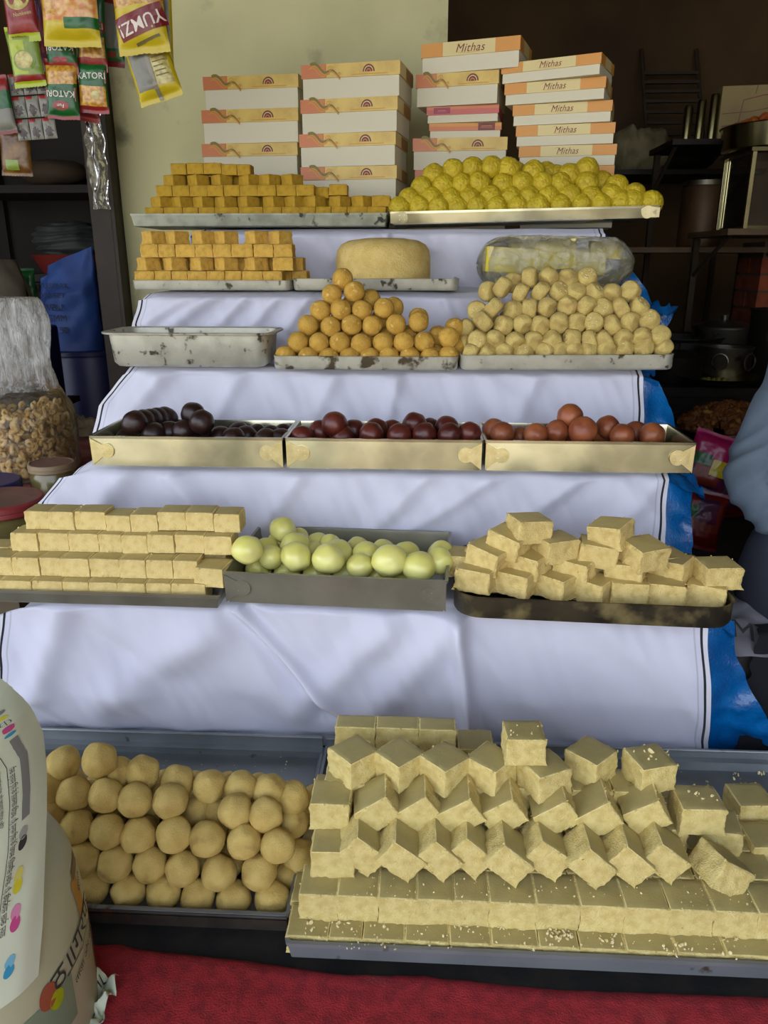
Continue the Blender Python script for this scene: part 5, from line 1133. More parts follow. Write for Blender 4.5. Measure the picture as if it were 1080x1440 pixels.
# ---------------------------------------------------------------- newspaper over a printed bucket, near corner
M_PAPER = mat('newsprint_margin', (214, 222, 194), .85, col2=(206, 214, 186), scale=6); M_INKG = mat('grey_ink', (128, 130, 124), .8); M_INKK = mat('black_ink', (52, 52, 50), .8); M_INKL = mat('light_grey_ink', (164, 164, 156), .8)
M_CY = mat('cyan_ink', (52, 150, 186), .7); M_CYL = mat('pale_cyan_ink', (120, 184, 206), .7); M_MG = mat('magenta_dot_ink', (196, 74, 134), .7); M_MGL = mat('pale_magenta_ink', (216, 140, 172), .7); M_YL = mat('yellow_dot_ink', (214, 206, 44), .7); M_YLL = mat('pale_yellow_ink', (220, 214, 110), .7)
NEWS = [M_PAPER, M_INKG, M_INKK, M_INKL, M_CY, M_CYL, M_MG, M_MGL, M_YL, M_YLL]
EDGE = [(54, 1372), (60, 1300), (63, 1220), (66, 1140), (66, 1080), (61, 1030), (48, 1002), (36, 982), (20, 962), (2, 948)]
def edge_px(v):
    s = v * (len(EDGE) - 1); i = min(int(s), len(EDGE) - 2); f = s - i
    return EDGE[i][0] + (EDGE[i + 1][0] - EDGE[i][0]) * f, EDGE[i][1] + (EDGE[i + 1][1] - EDGE[i][1]) * f
bk = onY(86, 1400, .60); br_ = .150; bxc, byc = bk.x - br_ * .985, .635          # the bucket's axis
NR = br_ + .004
_shc = {}
def sheet(s, v, lift=0.0):
    """s: metres in from the torn margin round the bucket, v: up the sheet"""
    v = min(max(v, 0), 1); key = round(v, 4)
    if key not in _shc:
        d = _ray(*edge_px(v)); ox, oy = -bxc, -byc
        A = d.x * d.x + d.y * d.y; B = 2 * (ox * d.x + oy * d.y); C_ = ox * ox + oy * oy - NR * NR; q_ = B * B - 4 * A * C_
        t = (-B - math.sqrt(q_)) / (2 * A) if q_ > 0 else -B / (2 * A)
        _shc[key] = (math.atan2(d.y * t - byc, d.x * t - bxc), CAM_H + d.z * t)
    a, z = _shc[key]; a -= s / NR; r_ = NR + lift + .0025 * nz(s * 26, v * 7) * min(1, s * 40) - .012 * max(0, v - .72) / .28
    return Vector((bxc + r_ * math.cos(a), byc + r_ * math.sin(a), z - (.06 * s if v < .7 else 0) + .0015 * nz(v * 60, 4)))
nb = grid(lambda u, v: sheet(u * .20, v), 50, 90); nb2 = grid(lambda u, v: sheet(.004 + u * .19, .004 + v * .99, -.0016) + Vector((0, 0, -.004)), 30, 50)
o = len(nb.v); nb.v += nb2.v; nb.f += [[i + o for i in f] for f in nb2.f]; nb.m += nb2.m
nw = thing('newspaper', 'folded newspaper sheet with colour control dots along its margin', 'newspaper', (0, 0, 0))
build('sheet', nb, M_PAPER, nw, smooth=80)
def pill(s, v, ink, ink2, vl=.011, w=.0042):
    """two-tone printer's dot"""
    out = []
    for half, k in ((0, ink), (1, ink2)):
        vs_, fs = disc2(s, v + (half - .5) * vl * .9, w, vl * .62, 14); out.append((vs_, fs, k)); 
    return out
def vtext(body, s, v0, size, ink):
    vs_, fs = text_data(body, size, align='LEFT'); L = .62
    return ([(s - y, v0 + x / L, 0) for x, y, _ in vs_], fs, ink)
pr_ = []
for s_, v_, a, b_ in ((.0265, .085, 4, 5), (.0255, .18, 6, 7), (.0255, .252, 8, 9), (.0255, .335, 2, 3)): pr_ += pill(s_, v_, a, b_, .024, .0038)
pr_.append((*rect2(.0205, .38, .0275, .645, 0, 2, 30), 1))
for s_, v_, k in ((.0245, .672, 4), (.0235, .70, 6), (.0225, .760, 8), (.0215, .790, 1)): pr_.append((*disc2(s_, v_, .0048, .0085, 16), k))
rg_ = [(.0230 + .0042 * math.cos(t * .45), .730 + .009 * math.sin(t * .45)) for t in range(15)]
pr_.append((*ribbon2(rg_, .0007), 2)); pr_.append((*ribbon2([(.0185, .73), (.0275, .73)], .0006), 2)); pr_.append((*ribbon2([(.023, .718), (.023, .742)], .0006), 2))
pr_.append(vtext('वाहन केवल सांकेतिक हैं। ऑफर सीमित अवधि के लिए मान्य है। अधिक जानकारी के लिए संपर्क करें।', .0345, .16, .0066, 2)); pr_.append((*rect2(.0375, .12, .0380, .70, 0, 1, 40), 2))
pr_.append(vtext('*Offer includes consumer offer, exchange bonus and corporate offer. Terms and conditions apply.', .0435, .40, .0046, 2)); pr_.append(vtext('standard fitment. Black glass shade on the vehicle is due to the lighting effect.', .0490, .40, .0046, 2))
pr_.append((*rect2(.052, .12, .0525, .66, 0, 1, 40), 2)); pr_.append(vtext('निर्णय लिया गया। दोनों देशों के बीच चर्चा की गई थी।', .0560, .10, .0074, 2)); pr_.append(vtext('समझौते पर सहमति के बाद बैठक की गई', .0680, .10, .0090, 2))
pr_.append((*rect2(.030, .80, .0375, .95, 0, 2, 10), 1)); pr_.append((*rect2(.040, .80, .0406, .96, 0, 1, 10), 2))
flatprint('print', pr_, NEWS, nw, lambda p: sheet(p[0] * 1.42, p[1], .0007))
build('inner_fold', grid(lambda u, v: sheet(u * .16, .72 + .27 * v, -.008 - .006 * v) + Vector((0, 0, .004 * v)), 30, 20), M_PAPER, nw, smooth=80)
# bucket
M_BLAB = mat('cream_label', (190, 190, 152), .5); M_TEAL = mat('sage_label', (134, 152, 120), .5, col2=(120, 140, 112), scale=8); M_BRN = mat('brown_label_edge', (120, 84, 40), .5); M_OCH = mat('ochre_label', (190, 138, 52), .5); M_BROWNP = mat('maroon_bucket_plastic', (104, 52, 36), .45)
bkt = thing('tub', 'round shouldered tub with a cream and sage label under the newspaper', 'tub', (bxc, byc, -.004))
build('shell', MB().lathe([(0, 0), (br_ * .985, 0), (br_, .005), (br_, .13), (br_ * .985, .17), (br_ * .95, .21), (br_ * .86, .24), (br_ * .66, .262), (br_ * .3, .27), (0, .271)], 64), M_BLAB, bkt)
def cyl(p):
    z = min(max(p[1], .001), .22); r_ = br_ * (1 if z < .13 else (1 - .015 * (z - .13) / .04 if z < .17 else .985 - .035 * (z - .17) / .04)) + .0008 + p[2]; a = R(-90) + p[0] / br_
    return (r_ * math.cos(a), r_ * math.sin(a), z)
bp2 = [(*rect2(.15, .06, .222, .122, 0, 10, 6), 0), (*rect2(.262, .150, .284, .200, 0, 6, 8), 1), (*rect2(.272, .196, .31, .209, .0001, 6, 4), 2), (*rect2(.300, .02, .325, .115, 0, 6, 8), 5)]
bp2.append((*place2(text_data('ठ॥गरफ', .036), .245, .140, 10), 3)); bp2.append((*place2(text_data('ताज़ा और शुद्ध', .013), .262, .108, 12), 3)); bp2.append((*place2(text_data('स्वाद', .011), .285, .185, 40), 3))
bp2.append((*ribbon2([(.215, .122), (.25, .124), (.282, .132)], .0016, .0003), 3)); bp2.append((*ribbon2([(.262, .094), (.290, .100)], .001, .0003), 3))
bp2 += [(*disc2(.196, .112, .010, .012, 16, z=.0004), 4), (*disc2(.186, .126, .012, .016, 14, z=.0004), 5)]
flatprint('label_print', [([(p[0], p[1], (p[2] if len(p) > 2 else 0) + (.0008 if mi == 3 else 0)) for p in vs_], fs, mi) for vs_, fs, mi in bp2], [M_TEAL, M_OCH, M_BRN, M_INKK, K['lime'], mat('terracotta_label', (164, 88, 58), .5)], bkt, cyl)
# crumpled scrap on the mat
sc_ = onZ(120, 1425, .0)
def scrap(u, v):
    a, b_ = u - .5, v - .5
    return (a * .055 + .006 * nz(v * 6, 2), b_ * .07, .006 + .028 * abs(nz(u * 3.1, v * 2.7, 9)) + .012 * nz(u * 9, v * 9, 2) * .6 + .022 * max(0, .5 - abs(a) * 2.4))
sp2 = thing('newspaper_scrap', 'small crumpled scrap of newsprint on the red mat', 'paper scrap', (sc_.x, sc_.y + .004, .0))
build('paper', grid(scrap, 26, 30), M_PAPER, sp2, smooth=50)
flatprint('print', [(*rect2(-.022, -.028 + .007 * k, .004 + .018 * ((k * 7) % 3) / 3, -.0262 + .007 * k, 0, 10, 1), 0) for k in range(9)], [M_INKK], sp2, lambda p: tuple(Vector(scrap(p[0] / .055 + .5, p[1] / .07 + .5)) + Vector((0, -.0004, .0006))))

# ---------------------------------------------------------------- dim kitchen at the right
M_POT = mat('scuffed_pot_steel', (120, 116, 104), .38, .9, col2=(90, 84, 72), scale=8, col3=(50, 42, 34), scale3=20, lo3=.6, hi3=.7)
M_SOOT = mat('sooty_iron', (38, 33, 28), .6, .5, col2=(26, 22, 18), scale=12)
M_STEELB = mat('bright_pot_steel', (130, 124, 88), .25, 1.0, col2=(96, 90, 62), scale=5)
M_STEELB2 = mat('shiny_basin_steel', (196, 188, 140), .2, 1.0, col2=(150, 142, 104), scale=4)
M_FILMG = film('dim_glass', (120, 116, 96), .08, .05, 6, .0)
M_SHELF = mat('greasy_shelf_wood', (104, 82, 50), .7, col2=(84, 62, 36), scale=10)
def counter(name, label, x0, x1, y0, y1, z0, z1, m):
    t = thing(name, label, 'counter', ((x0 + x1) / 2, (y0 + y1) / 2, z0))
    build('body', MB().box((0, 0, (z1 - z0 - .03) / 2), (x1 - x0 - .04, y1 - y0 - .04, z1 - z0 - .03)), m, t, smooth=0); build('worktop', MB().box((0, 0, z1 - z0 - .015), (x1 - x0, y1 - y0, .03)), m, t, smooth=0); return t
counter('kitchen_counter', 'low dark kitchen counter carrying the pots at the rear', .62, 2.3, 2.50, 3.12, .202 if False else -.012, .47, M_SOOT)
counter('cooking_stand', 'dark square stand under the plate of fritters', .50, .95, 2.02, 2.42, -.012, .386, M_SOOT)
M_DIMLEG = mat('dim_post_wood', (50, 37, 20), .85)
def wall_shelf(label, x0, x1, y0, y1, z, m, legs):
    t = thing('rear_shelf', label, 'shelf', ((x0 + x1) / 2, (y0 + y1) / 2, -.012)); zz_ = z + .012
    build('board', MB().box((0, 0, zz_ - .010), (x1 - x0, y1 - y0, .020)), m, t, smooth=0)
    for sx_ in (-1, 1):
        build('leg', MB().box((sx_ * ((x1 - x0) / 2 - .03), (y1 - y0) / 2 - .02, (zz_ - .02) / 2), (.022, .022, zz_ - .02)), M_DIMLEG, t, smooth=0); build('bracket', MB().tube([(sx_ * ((x1 - x0) / 2 - .03), (y1 - y0) / 2 - .02, zz_ - .16), (sx_ * ((x1 - x0) / 2 - .03), -(y1 - y0) / 2 + .06, zz_ - .018)], .008, 6), M_DIMLEG, t)
    return t
s1 = onY(870, 240, 3.75); wall_shelf('high dark shelf carrying the paper bundle and wok', s1.x - .1, s1.x + .62, 3.70, 4.15, s1.z, M_SOOT, 1)
s2 = onY(895, 348, 3.30); wall_shelf('tan edged shelf carrying the tall can', s2.x - .12, s2.x + .56, 3.25, 3.62, s2.z, M_SHELF, 1)
s3 = onY(1028, 322, 2.85); wall_shelf('shelf carrying the glass case at the right', s3.x - .02, s3.x + .9, 2.82, 3.24, s3.z, M_SHELF, 1)
# ladder leaning on the rear wall
la = [onY(px, py, Y) for px, py, Y in ((912, 236, 4.0), (902, 70, 4.33), (992, 236, 4.0), (979, 70, 4.33))]
ld = thing('ladder', 'dark wooden ladder leaning on the rear wall behind the shelf', 'ladder', (la[0].x, la[0].y, la[0].z))
L0 = la[0]; M_LAD = mat('ladder_wood', (52, 38, 21), .8)
for a, b in ((0, 1), (2, 3)): build('rail', MB().tube([la[a] - L0, la[b] - L0], .010, 6), M_LAD, ld)
for py in (104, 117, 130, 144, 159, 174, 190, 206):
    t_ = (236 - py) / 166; p0 = la[0].lerp(la[1], t_) - L0; p1 = la[2].lerp(la[3], t_) - L0; mb = MB(); mid = (p0 + p1) / 2
    mb.box(mid, ((p1 - p0).length, .025, .013)); build('rung', mb, M_LAD, ld, smooth=0)
# newspaper bundle and wok on the high shelf
nbp = onY(902, 212, 3.86)
def nbun(u, v):
    a = 2 * math.pi * u; x = (v - .5) * .27; k = min(1, min(v, 1 - v) * 5 + .1) ** .5
    return (x, .09 * k * math.cos(a) * (1 + .2 * nz(v * 6, a)), .092 * k * (math.sin(a) + .0) * (1 + .25 * nz(v * 5, a * 1.5, 3)) + .02 * nz(v * 8, 1))
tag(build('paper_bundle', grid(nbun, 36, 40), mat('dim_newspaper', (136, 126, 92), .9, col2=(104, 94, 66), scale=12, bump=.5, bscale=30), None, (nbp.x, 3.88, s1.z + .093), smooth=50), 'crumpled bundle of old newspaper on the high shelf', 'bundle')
wk = onY(968, 228, 3.86)
w_ = thing('wok', 'blackened wok on the high shelf under the ladder', 'wok', (wk.x, 3.92, s1.z + .001))
build('bowl', MB().lathe([(0, 0), (.05, .002), (.12, .035), (.155, .09), (.165, .092), (.15, .075), (.11, .03), (0, .012)], 36), M_SOOT, w_)
for sg in (-1, 1): build('handle', MB().tube([(sg * .155, -.03, .085), (sg * .195, -.02, .10), (sg * .195, .02, .10), (sg * .155, .03, .085)], .006, 6), M_SOOT, w_)
cn = onY(985, 340, 3.42)
c_ = thing('tall_can', 'tall brown metal can on the tan edged shelf', 'can', (cn.x, 3.44, s2.z + .001))
build('body', MB().lathe([(0, 0), (.085, 0), (.088, .004), (.088, .225), (.084, .235), (0, .235)], 36), mat('brown_can', (92, 66, 38), .5, .3, col2=(72, 50, 30), scale=9), c_)
build('lid', MB().lathe([(.07, .234), (.089, .236), (.089, .254), (.07, .26), (0, .26)], 36), M_POT, c_)
# glass fronted case, steel basin of orange sweets, carton above
gx = onY(1075, 300, 2.95).x
gc = thing('glass_case', 'steel edged glass case on the shelf at the right edge', 'case', (gx + .05, 3.02, s3.z + .001))
for sx_ in (-.135, .135):
    for sy_ in (-.13, .13): build('post', MB().box((sx_, sy_, .125), (.013, .013, .25)), M_STEELB2, gc, smooth=0)
build('pane', MB().box((0, -.13, .125), (.25, .004, .23)), M_FILMG, gc, smooth=0); build('pane', MB().box((-.135, 0, .125), (.004, .24, .23)), M_FILMG, gc, smooth=0)
build('case_floor', MB().box((0, 0, .006), (.27, .26, .012)), M_STEELB, gc, smooth=0); build('case_top', MB().box((0, 0, .252), (.30, .29, .012)), M_STEELB, gc, smooth=0)
bz_ = s3.z + .001 + .259
bs = thing('basin', 'round steel basin of orange sweets on top of the glass case', 'basin', (gx + .05, 3.02, bz_))
build('bowl', MB().lathe([(0, 0), (.185, 0), (.192, .004), (.200, .075), (.206, .078), (.196, .074), (.188, .010), (0, .008)], 56), M_STEELB2, bs)
M_ORS = mat('orange_sweet', (176, 92, 36), .5, col2=(150, 70, 26), scale=20); ors = ball('orange_sweet', .021, M_ORS, 140, sub=2)
rnd = random.Random(5); k = 0
for ring, (rr, n, z_) in enumerate([(.158, 22, .074), (.115, 16, .090), (.070, 10, .104), (.02, 3, .116), (.165, 22, .040)]):
    for i in range(n):
        a = 6.283 * i / n + ring; o = put('orange_sweet', ors, None, (gx + .05 + rr * math.cos(a), 3.02 + rr * math.sin(a), bz_ + z_), rrot())
        tag(o, 'small orange ball sweet heaped in the round steel basin', 'sweet', 'orange sweets in the steel basin')
cx_ = onY(1068, 160, 3.3)
wall_shelf('upper shelf behind the steel basin', cx_.x - .32, cx_.x + .6, 3.27, 3.6, onY(1068, 196, 3.3).z, M_SOOT, 1)
ct = thing('printed_carton', 'pale carton with brown line pattern behind the steel basin', 'carton', (cx_.x + .05, 3.42, onY(1068, 196, 3.3).z + .001), (0, 0, R(-8)))
build('body', MB().box((0, 0, .095), (.34, .20, .19)), mat('pale_carton', (150, 132, 84), .7, col2=(134, 116, 72), scale=8), ct, smooth=0)
flatprint('carton_print', [(*ribbon2([(-.16, .05), (-.10, .06), (-.09, .14), (-.02, .155), (.16, .16)], .004), 0), (*ribbon2([(-.16, .095), (-.06, .10), (.0, .11), (.15, .10)], .003), 0), (*ribbon2([(-.05, .16), (-.045, .19)], .003), 0), (*ribbon2([(-.10, .06), (-.105, .01)], .006), 0)], [M_MAROON], ct, lambda p: (p[0], -.1006, p[1]))
for i in range(3): tag(build('steel_tin', MB().lathe([(0, 0), (.017, 0), (.017, .12 + .02 * i), (.014, .13 + .02 * i), (0, .13 + .02 * i)], 20), M_STEELB, None, (cx_.x - .24 + .048 * i, 3.38, onY(1068, 196, 3.3).z + .001)), f'narrow steel tin, {nth(i, 3)} beside the pale carton', 'tin', 'tins by the carton')
# brick pier
bp_ = onY(1066, 400, 3.32); M_BRICK = mat('old_brick', (150, 72, 40), .9, col2=(120, 54, 32), scale=16, bump=.4, bscale=60, rand=.12); M_MORT = mat('grey_mortar', (92, 74, 56), .95)
pi_ = thing('brick_pier', 'brick pier below the glass case at the right edge', 'pier', (bp_.x + .125, 3.44, -.012))
ph = s3.z - .03; build('mortar', MB().box((0, 0, (ph + .012) / 2), (.235, .225, ph + .012)), M_MORT, pi_, smooth=0)
bme = MB().box((0, 0, 0), (.118, .24, .058)).mesh('brick', M_BRICK, 0); bme2 = MB().box((0, 0, 0), (.245, .115, .058)).mesh('brick', M_BRICK, 0)
for c in range(int((ph + .01) / .068)):
    z_ = .034 + .068 * c
    for s_ in (-1, 1):
        if c % 2: put('brick', bme, pi_, (s_ * .0635, 0, z_), (0, 0, R(random.uniform(-.6, .6))))
        else: put('brick', bme2, pi_, (0, s_ * .0625, z_), (0, 0, R(random.uniform(-.6, .6))))
# pots on the counter
def pot(label, px, py_base, Y, r, h, m, ears=True, lid=False, name='cooking_pot'):
    x = onY(px, py_base, Y).x
    t = thing(name, label, 'pot', (x, Y, .4705))
    build('body', MB().lathe([(0, 0), (r * .92, 0), (r, .012), (r, h - .01), (r * 1.06, h), (r * 1.06, h + .004), (r * .97, h), (r * .94, .02), (0, .014)], 44), m, t)
    if ears:
        for sg in (-1, 1):
            a = R(-60 if sg > 0 else -120); u = Vector((math.cos(a), math.sin(a), 0)); w2 = Vector((-u.y, u.x, 0))
            build('ring_handle', MB().tube([u * (r + .004) + w2 * .026 * math.cos(q_) + Vector((0, 0, h * .62 + .026 * math.sin(q_))) + u * .010 for q_ in [6.283 * k / 16 for k in range(17)]], .0035, 6, cap=False), m, t)
    if lid: build('lid', MB().lathe([(r * 1.04, h + .004), (r * 1.05, h + .008), (r * .6, h + .022), (.012, h + .028), (.014, h + .046), (0, h + .048)], 40), m, t)
    return t
pot('steel cooking pot with ring handles on the kitchen counter', 1018, 520, 2.72, .083, .105, M_POT)
pot('wide dented pot with a lid behind the ring handled pot', 1012, 500, 2.97, .105, .15, M_POT, False, True)
pot('tall sooty pot at the right end of the kitchen counter', 1088, 520, 2.86, .10, .22, M_SOOT, True)
pot('wide sooty pan stacked low at the left of the counter', 952, 500, 2.95, .15, .12, M_SOOT, False)
pot('second sooty pan with a lid at the left of the counter', 945, 540, 2.66, .09, .075, M_SOOT, False, True)
pw = onY(1022, 540, 2.46)
p_ = thing('steel_platter', 'wide shiny steel platter in front of the ring handled pot', 'platter', (pw.x + .01, 2.57, .4705)); build('dish', MB().lathe([(0, 0), (.07, 0), (.125, .020), (.140, .028), (.142, .031), (.125, .026), (.07, .006), (0, .005)], 56), M_STEELB2, p_)
for i in range(5): tag(put('green_chilli', ball('green_chilli', .012, mat('dull_green_chilli', (120, 112, 40), .5), 160 + i, sub=2, lump=.3), None, (pw.x - .05 + .016 * i, 2.52 + .01 * (i % 2), .4705 + .018)), 'small yellow green lump on the steel platter', 'vegetable', 'lumps on the platter')
# plate of fritters
fz = .388; fp = onY(1022, 596, 2.17)
pl = thing('steel_plate', 'rimmed steel plate heaped with brown fritters', 'plate', (fp.x + .02, 2.20, fz)); build('dish', MB().lathe([(0, 0), (.145, 0), (.170, .022), (.190, .026), (.190, .029), (.166, .025), (.141, .006), (0, .005)], 56), M_POT, pl)
M_FRIT = mat('brown_fritter', (140, 84, 34), .6, col2=(104, 58, 22), scale=40, bump=.6, bscale=160, col3=(180, 124, 48), scale3=26, lo3=.58, hi3=.7)
fm = [ball('fritter', .021, M_FRIT, 170 + k, lump=.5, lf=2.4, fine=.12, ff=6, sub=4) for k in range(4)]
rnd = random.Random(9); frit = []
for i in range(60):
    a = rnd.random() * 6.283; rr = .125 * rnd.random() ** .55; z_ = .022 + .060 * (1 - (rr / .13) ** 2) * rnd.uniform(.45, 1)
    o = put('fritter', fm[i % 4], None, (fp.x + .02 + rr * math.cos(a), 2.20 + rr * math.sin(a), fz + z_), rrot()); o.scale = (rnd.uniform(.8, 1.2),) * 3
    frit.append((rr, a, o))
for bi, (lo_, hi_, wd) in enumerate(((-1, -.045, 'nearest the front rim'), (-.045, .04, 'across the middle'), (.04, 1, 'at the back'))):
    sel = sorted([f_ for f_ in frit if lo_ <= f_[0] * math.sin(f_[1]) < hi_], key=lambda f_: f_[0] * math.cos(f_[1]))
    for i, f_ in enumerate(sel): tag(f_[2], f'craggy brown fritter, {nth(i, len(sel)) if i < 16 or i == len(sel) - 1 else str(i + 1) + "th from left"} of those {wd} of the plate', 'fritter', 'fritters on the steel plate')
# big bright packets leaning under the plate
packet('large packet with a magenta and yellow head beside the tarpaulin', 1003, 655, 64, 84, 1.86, [(0, 1, 0, .5, 'violet'), (.2, .8, .1, .5, 'foodbrown'), (0, 1, .5, 1, 'magenta'), (.55, 1, .28, .55, 'yellow'), (.1, .5, .4, .62, 'green')], tilt=-16, pitch=-16, base='violet', group='big packets on the right ledge', thick=.35, yaw=-10, loc=(onY(1000, 650, 1.86).x, 1.87, .385))
packet('large dark red packet with green streaks low beside the tarpaulin', 990, 715, 66, 84, 1.78, [(0, 1, 0, 1, 'crim'), (.2, .9, .3, .8, 'foodbrown'), (.35, .8, .45, .85, 'violet'), (.0, .35, .5, .7, 'green')], tilt=-12, pitch=-20, base='crim', group='big packets on the right ledge', thick=.4, yaw=-6, loc=(onY(992, 705, 1.74).x, 1.76, .272))
packet('dark packet lying behind the magenta headed one', 1030, 700, 60, 80, 1.95, [(0, 1, .2, .7, 'violet')], tilt=6, pitch=-10, base='crim', group='big packets on the right ledge', loc=(onY(1030, 700, 1.95).x, 1.97, .285))
# sack and dark cloth on the ledge at the right
M_WSACK = mat('dirty_white_sack', (126, 126, 132), .85, col2=(100, 98, 104), scale=12, bump=.4, bscale=40)
def fsack(u, v):
    return (.500 + .34 * u, 1.235 + .22 * v - .02 * u, .212 + .030 * math.sin(math.pi * v) * (.6 + .4 * nz(u * 4, v * 4)) + .012 * nz(u * 9, v * 6, 3) + .02 * v - .055 * max(0, .3 - v) / .3 * .3)
fs = thing('printed_sack', 'dirty white sack with black lettering lying on the right ledge', 'sack', (0, 0, 0)); build('cloth', grid(fsack, 40, 30), M_WSACK, fs, smooth=80)
vs_, fcs = place2(text_data('SIMS', .055), .57, 1.275, -14); flatprint('lettering', [([(a, b, 0) for a, b, _ in vs_], fcs, 0)], [M_INKK], fs, lambda p: tuple(Vector(fsack((p[0] - .5) / .34, min(max((p[1] - 1.235 + .02 * (p[0] - .5) / .34) / .22, 0), 1))) + Vector((0, -.0008, .0012))))
M_NAVYCLOTH = mat('navy_cloth', (15, 15, 24), .95, col2=(10, 10, 17), scale=10, bump=.4, bscale=40)
def ncl(u, v):
    x = .575 + .40 * u; d = v * .40
    y, z = (1.286 - d, .238) if d < .05 else (1.236 - .0 * (d - .05) / .2 + .012 * nz(x * 14, d * 6), .238 - (d - .05) * .75)
    return (x + .06 * (1 - u) * max(0, .4 - v) + .012 * nz(v * 12, 5) * (u < .1), y + .01 * nz(x * 9, d * 9), max(.004, z + .006 * nz(x * 11, d * 11, 2) - .02 * max(0, .3 - u)))
tag(build('navy_cloth', grid(ncl, 44, 44), M_NAVYCLOTH, smooth=80), 'dark navy cloth hanging over the front of the right ledge', 'cloth')

# ---------------------------------------------------------------- the seller, seated cross-legged on the right ledge
M_SKIN = mat('brown_skin', (146, 98, 70), .55, sss=.1); M_SHIRT = mat('blue_grey_shirt', (92, 106, 120), .85, col2=(80, 93, 108), scale=9, bump=.25, bscale=26, bdist=.006); M_TROU = mat('charcoal_blue_trousers', (48, 54, 68), .9, col2=(38, 43, 56), scale=8, bump=.3, bscale=30, bdist=.006); M_HAIR = mat('black_hair', (18, 15, 14), .6)
pers = thing('person', 'seated person in a blue grey shirt and dark trousers, elbow out beside the stand', 'person', (0, 0, 0))
def skin(name, V, E, m, parent, lv=2, root=0):
    me = bpy.data.meshes.new(name); me.from_pydata([v[:3] for v in V], E, [])
    o = bpy.data.objects.new(name, me); COL.objects.link(o); bpy.context.view_layer.objects.active = o
    sk_ = o.modifiers.new('skin', 'SKIN'); sk_.use_smooth_shade = True
    for i, v in enumerate(V):
        s_ = me.skin_vertices[0].data[i]; r_ = v[3]; s_.radius = r_ if isinstance(r_, tuple) else (r_, r_); s_.use_root = (i == root)
    ss = o.modifiers.new('soft', 'SUBSURF'); ss.levels = lv; ss.render_levels = lv
    dg = bpy.context.evaluated_depsgraph_get(); ev = o.evaluated_get(dg); nm = bpy.data.meshes.new_from_object(ev); bpy.data.objects.remove(o)
    nm.materials.clear(); nm.materials.append(m); nm.polygons.foreach_set('use_smooth', [True] * len(nm.polygons)); return put(name, nm, parent)
EL = onY(1050, 690, 1.44); KN_ = onY(1066, 838, 1.33)
pel = (.98, 1.62, .34); ch = (.95, 1.60, .62); nk = (.93, 1.57, .80); hd = (.915, 1.53, .93); shl = (.775, 1.56, .735); shr = (1.12, 1.60, .735)
hnd = (EL.x + .17, EL.y - .16, EL.z - .10)
V = [(*pel, .10), (*ch, .095), (*nk, .05), (.925, 1.555, .85, .05), (*hd, (.078, .09)), (.905, 1.515, 1.0, (.07, .08)),
     (*shl, .05), (EL.x, EL.y, EL.z, .036), (hnd[0] - .03, hnd[1] + .03, hnd[2] + .015, .026), (hnd[0] + .02, hnd[1] - .02, hnd[2] - .005, (.032, .018)),
     (*shr, .05), (1.26, 1.45, .52, .036), (1.12, 1.30, .40, .026), (1.08, 1.27, .385, (.032, .018)),
     (.86, 1.50, .31, .075), (KN_.x + .03, KN_.y + .03, KN_.z - .01, .058), (.86, 1.20, .265, .045), (.98, 1.22, .25, .035),
     (1.10, 1.50, .31, .075), (1.30, 1.30, .32, .058), (1.12, 1.22, .265, .045), (1.0, 1.27, .25, .035)]
E_ = [(0, 1), (1, 2), (2, 3), (3, 4), (4, 5), (2, 6), (6, 7), (7, 8), (8, 9), (2, 10), (10, 11), (11, 12), (12, 13), (0, 14), (14, 15), (15, 16), (16, 17), (0, 18), (18, 19), (19, 20), (20, 21)]
def fingers(wi, base, d, side):
    d = Vector(d).normalized(); s_ = Vector(side).normalized(); up_ = d.cross(s_)
    for k, (off, L) in enumerate(((-.024, .062), (-.008, .072), (.008, .068), (.024, .054))):
        p = Vector(base) + s_ * off + d * .03; i0 = len(V)
        for q_, dz in ((.0, 0), (.45, -.006), (.8, -.018), (1.0, -.030)): V.append((*(p + d * L * q_ + Vector((0, 0, dz))), .0085))
        E_.extend([(wi, i0), (i0, i0 + 1), (i0 + 1, i0 + 2), (i0 + 2, i0 + 3)])
    p = Vector(base) - s_ * .032; i0 = len(V)
    for q_ in (0, .5, 1): V.append((*(p + (d * .8 - s_ * .6) * .05 * q_ + Vector((0, 0, -.012 * q_))), .010))
    E_.extend([(wi, i0), (i0, i0 + 1), (i0 + 1, i0 + 2)])
fingers(9, (hnd[0] + .02, hnd[1] - .02, hnd[2] - .005), (.6, -.6, -.25), (.7, .7, 0)); fingers(13, (1.08, 1.27, .385), (-.7, -.5, -.2), (-.55, .8, 0))
skin('body', V, E_, M_SKIN, pers)
hx, hy, hz = hd
hb_ = MB(); 
build('hair', grid(lambda u, v: (hx - .005 + .092 * math.sin(v * 1.75) * math.cos(6.283 * u), hy + .012 + .104 * math.sin(v * 1.75) * math.sin(6.283 * u), hz + .03 + .108 * math.cos(v * 1.75) - (.03 if math.sin(6.283 * u) > 0 else -.015) * v), 28, 14), M_HAIR, pers, smooth=80)
fc = Vector((hx - .02, hy - .088, hz)); 
build('nose', MB().lathe([(.014, 0), (.011, .018), (.004, .04), (0, .043)], 12, M=Matrix.Translation(fc + Vector((0, .012, -.022))) @ Matrix.Rotation(R(22), 4, 'X')), M_SKIN, pers)
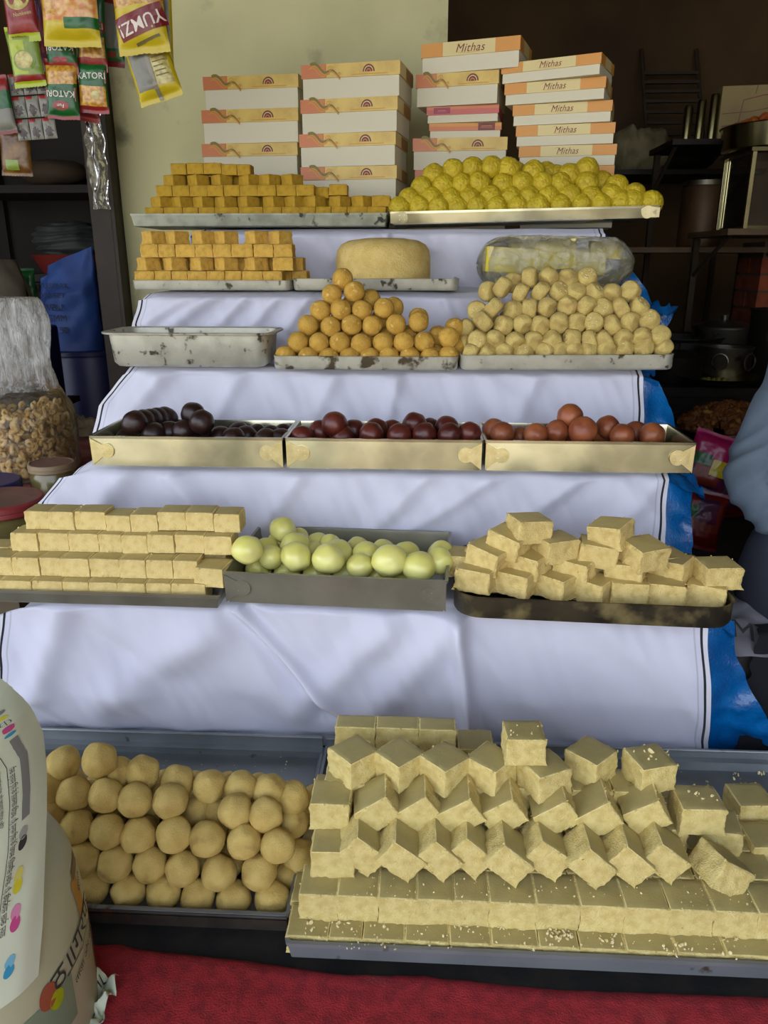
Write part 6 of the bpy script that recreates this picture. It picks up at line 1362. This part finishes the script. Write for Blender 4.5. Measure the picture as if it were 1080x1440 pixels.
for sg in (-1, 1):
    build('eye', MB().lathe([(0, -.010), (.008, -.006), (.010, 0), (.008, .006), (0, .010)], 14, M=Matrix.Translation(fc + Vector((sg * .032, .018, .022))) @ Matrix.Rotation(R(90), 4, 'X')), mat('eye_white', (200, 196, 188), .2), pers)
    build('ear', MB().lathe([(0, -.006), (.018, -.005), (.024, 0), (.018, .005), (0, .003)], 16, M=Matrix.Translation((hx + sg * .083, hy + .01, hz + .005)) @ Matrix.Rotation(R(90), 4, 'Y') @ Matrix.Diagonal((1.3, .8, 1, 1))), M_SKIN, pers)
build('mouth', MB().tube([fc + Vector((-.024, .016, -.042)), fc + Vector((0, .008, -.044)), fc + Vector((.024, .016, -.042))], .005, 8), mat('lip', (120, 66, 56), .5), pers)
# shirt: torso with both sleeves, loose and creased at the elbow
SV = [(*pel, (.165, .15)), (.965, 1.61, .50, (.165, .14)), (*ch, (.16, .135)), (.935, 1.58, .755, (.10, .09)), (*shl, .085), ((shl[0] + EL.x) / 2 + .006, (shl[1] + EL.y) / 2, (shl[2] + EL.z) / 2, .070), (EL.x, EL.y, EL.z + .012, .062), ((EL.x + hnd[0]) / 2, (EL.y + hnd[1]) / 2, (EL.z + hnd[2]) / 2 - .002, .053), (hnd[0] - .045, hnd[1] + .045, hnd[2] + .02, .043),
      (*shr, .085), (1.19, 1.53, .63, .070), (1.26, 1.45, .52, .062), (1.19, 1.37, .46, .05), (1.14, 1.32, .415, .042)]
so = skin('shirt', SV, [(0, 1), (1, 2), (2, 3), (2, 4), (4, 5), (5, 6), (6, 7), (7, 8), (2, 9), (9, 10), (10, 11), (11, 12), (12, 13)], M_SHIRT, pers, 4, root=1)
for v in so.data.vertices:
    p = v.co; dE = (p - Vector((EL.x + .02, EL.y, EL.z))).length
    k = max(0, 1 - dE / .24); f_ = 1 - 1.7 * abs(math.sin(p.z * 62 - p.x * 50 + p.y * 22 + 4.5 * nz(p.x * 7, p.y * 7, p.z * 7)))
    v.co = p + v.normal * (.0055 * k * f_ + .008 * nz(p.x * 14, p.y * 14, p.z * 14))
TV = [(*pel, (.17, .155)), (.87, 1.50, .325, .135), (KN_.x + .035, KN_.y + .035, KN_.z + .005, .118), (.84, 1.225, .275, .085), (.93, 1.22, .255, .05), (1.10, 1.50, .315, .105), (1.29, 1.31, .325, .085), (1.14, 1.23, .27, .064), (1.05, 1.26, .255, .05)]
to = skin('trousers', TV, [(0, 1), (1, 2), (2, 3), (3, 4), (0, 5), (5, 6), (6, 7), (7, 8)], M_TROU, pers, 3)
for v in to.data.vertices: v.co = v.co + v.normal * .007 * nz(v.co.x * 12, v.co.y * 12, v.co.z * 12)
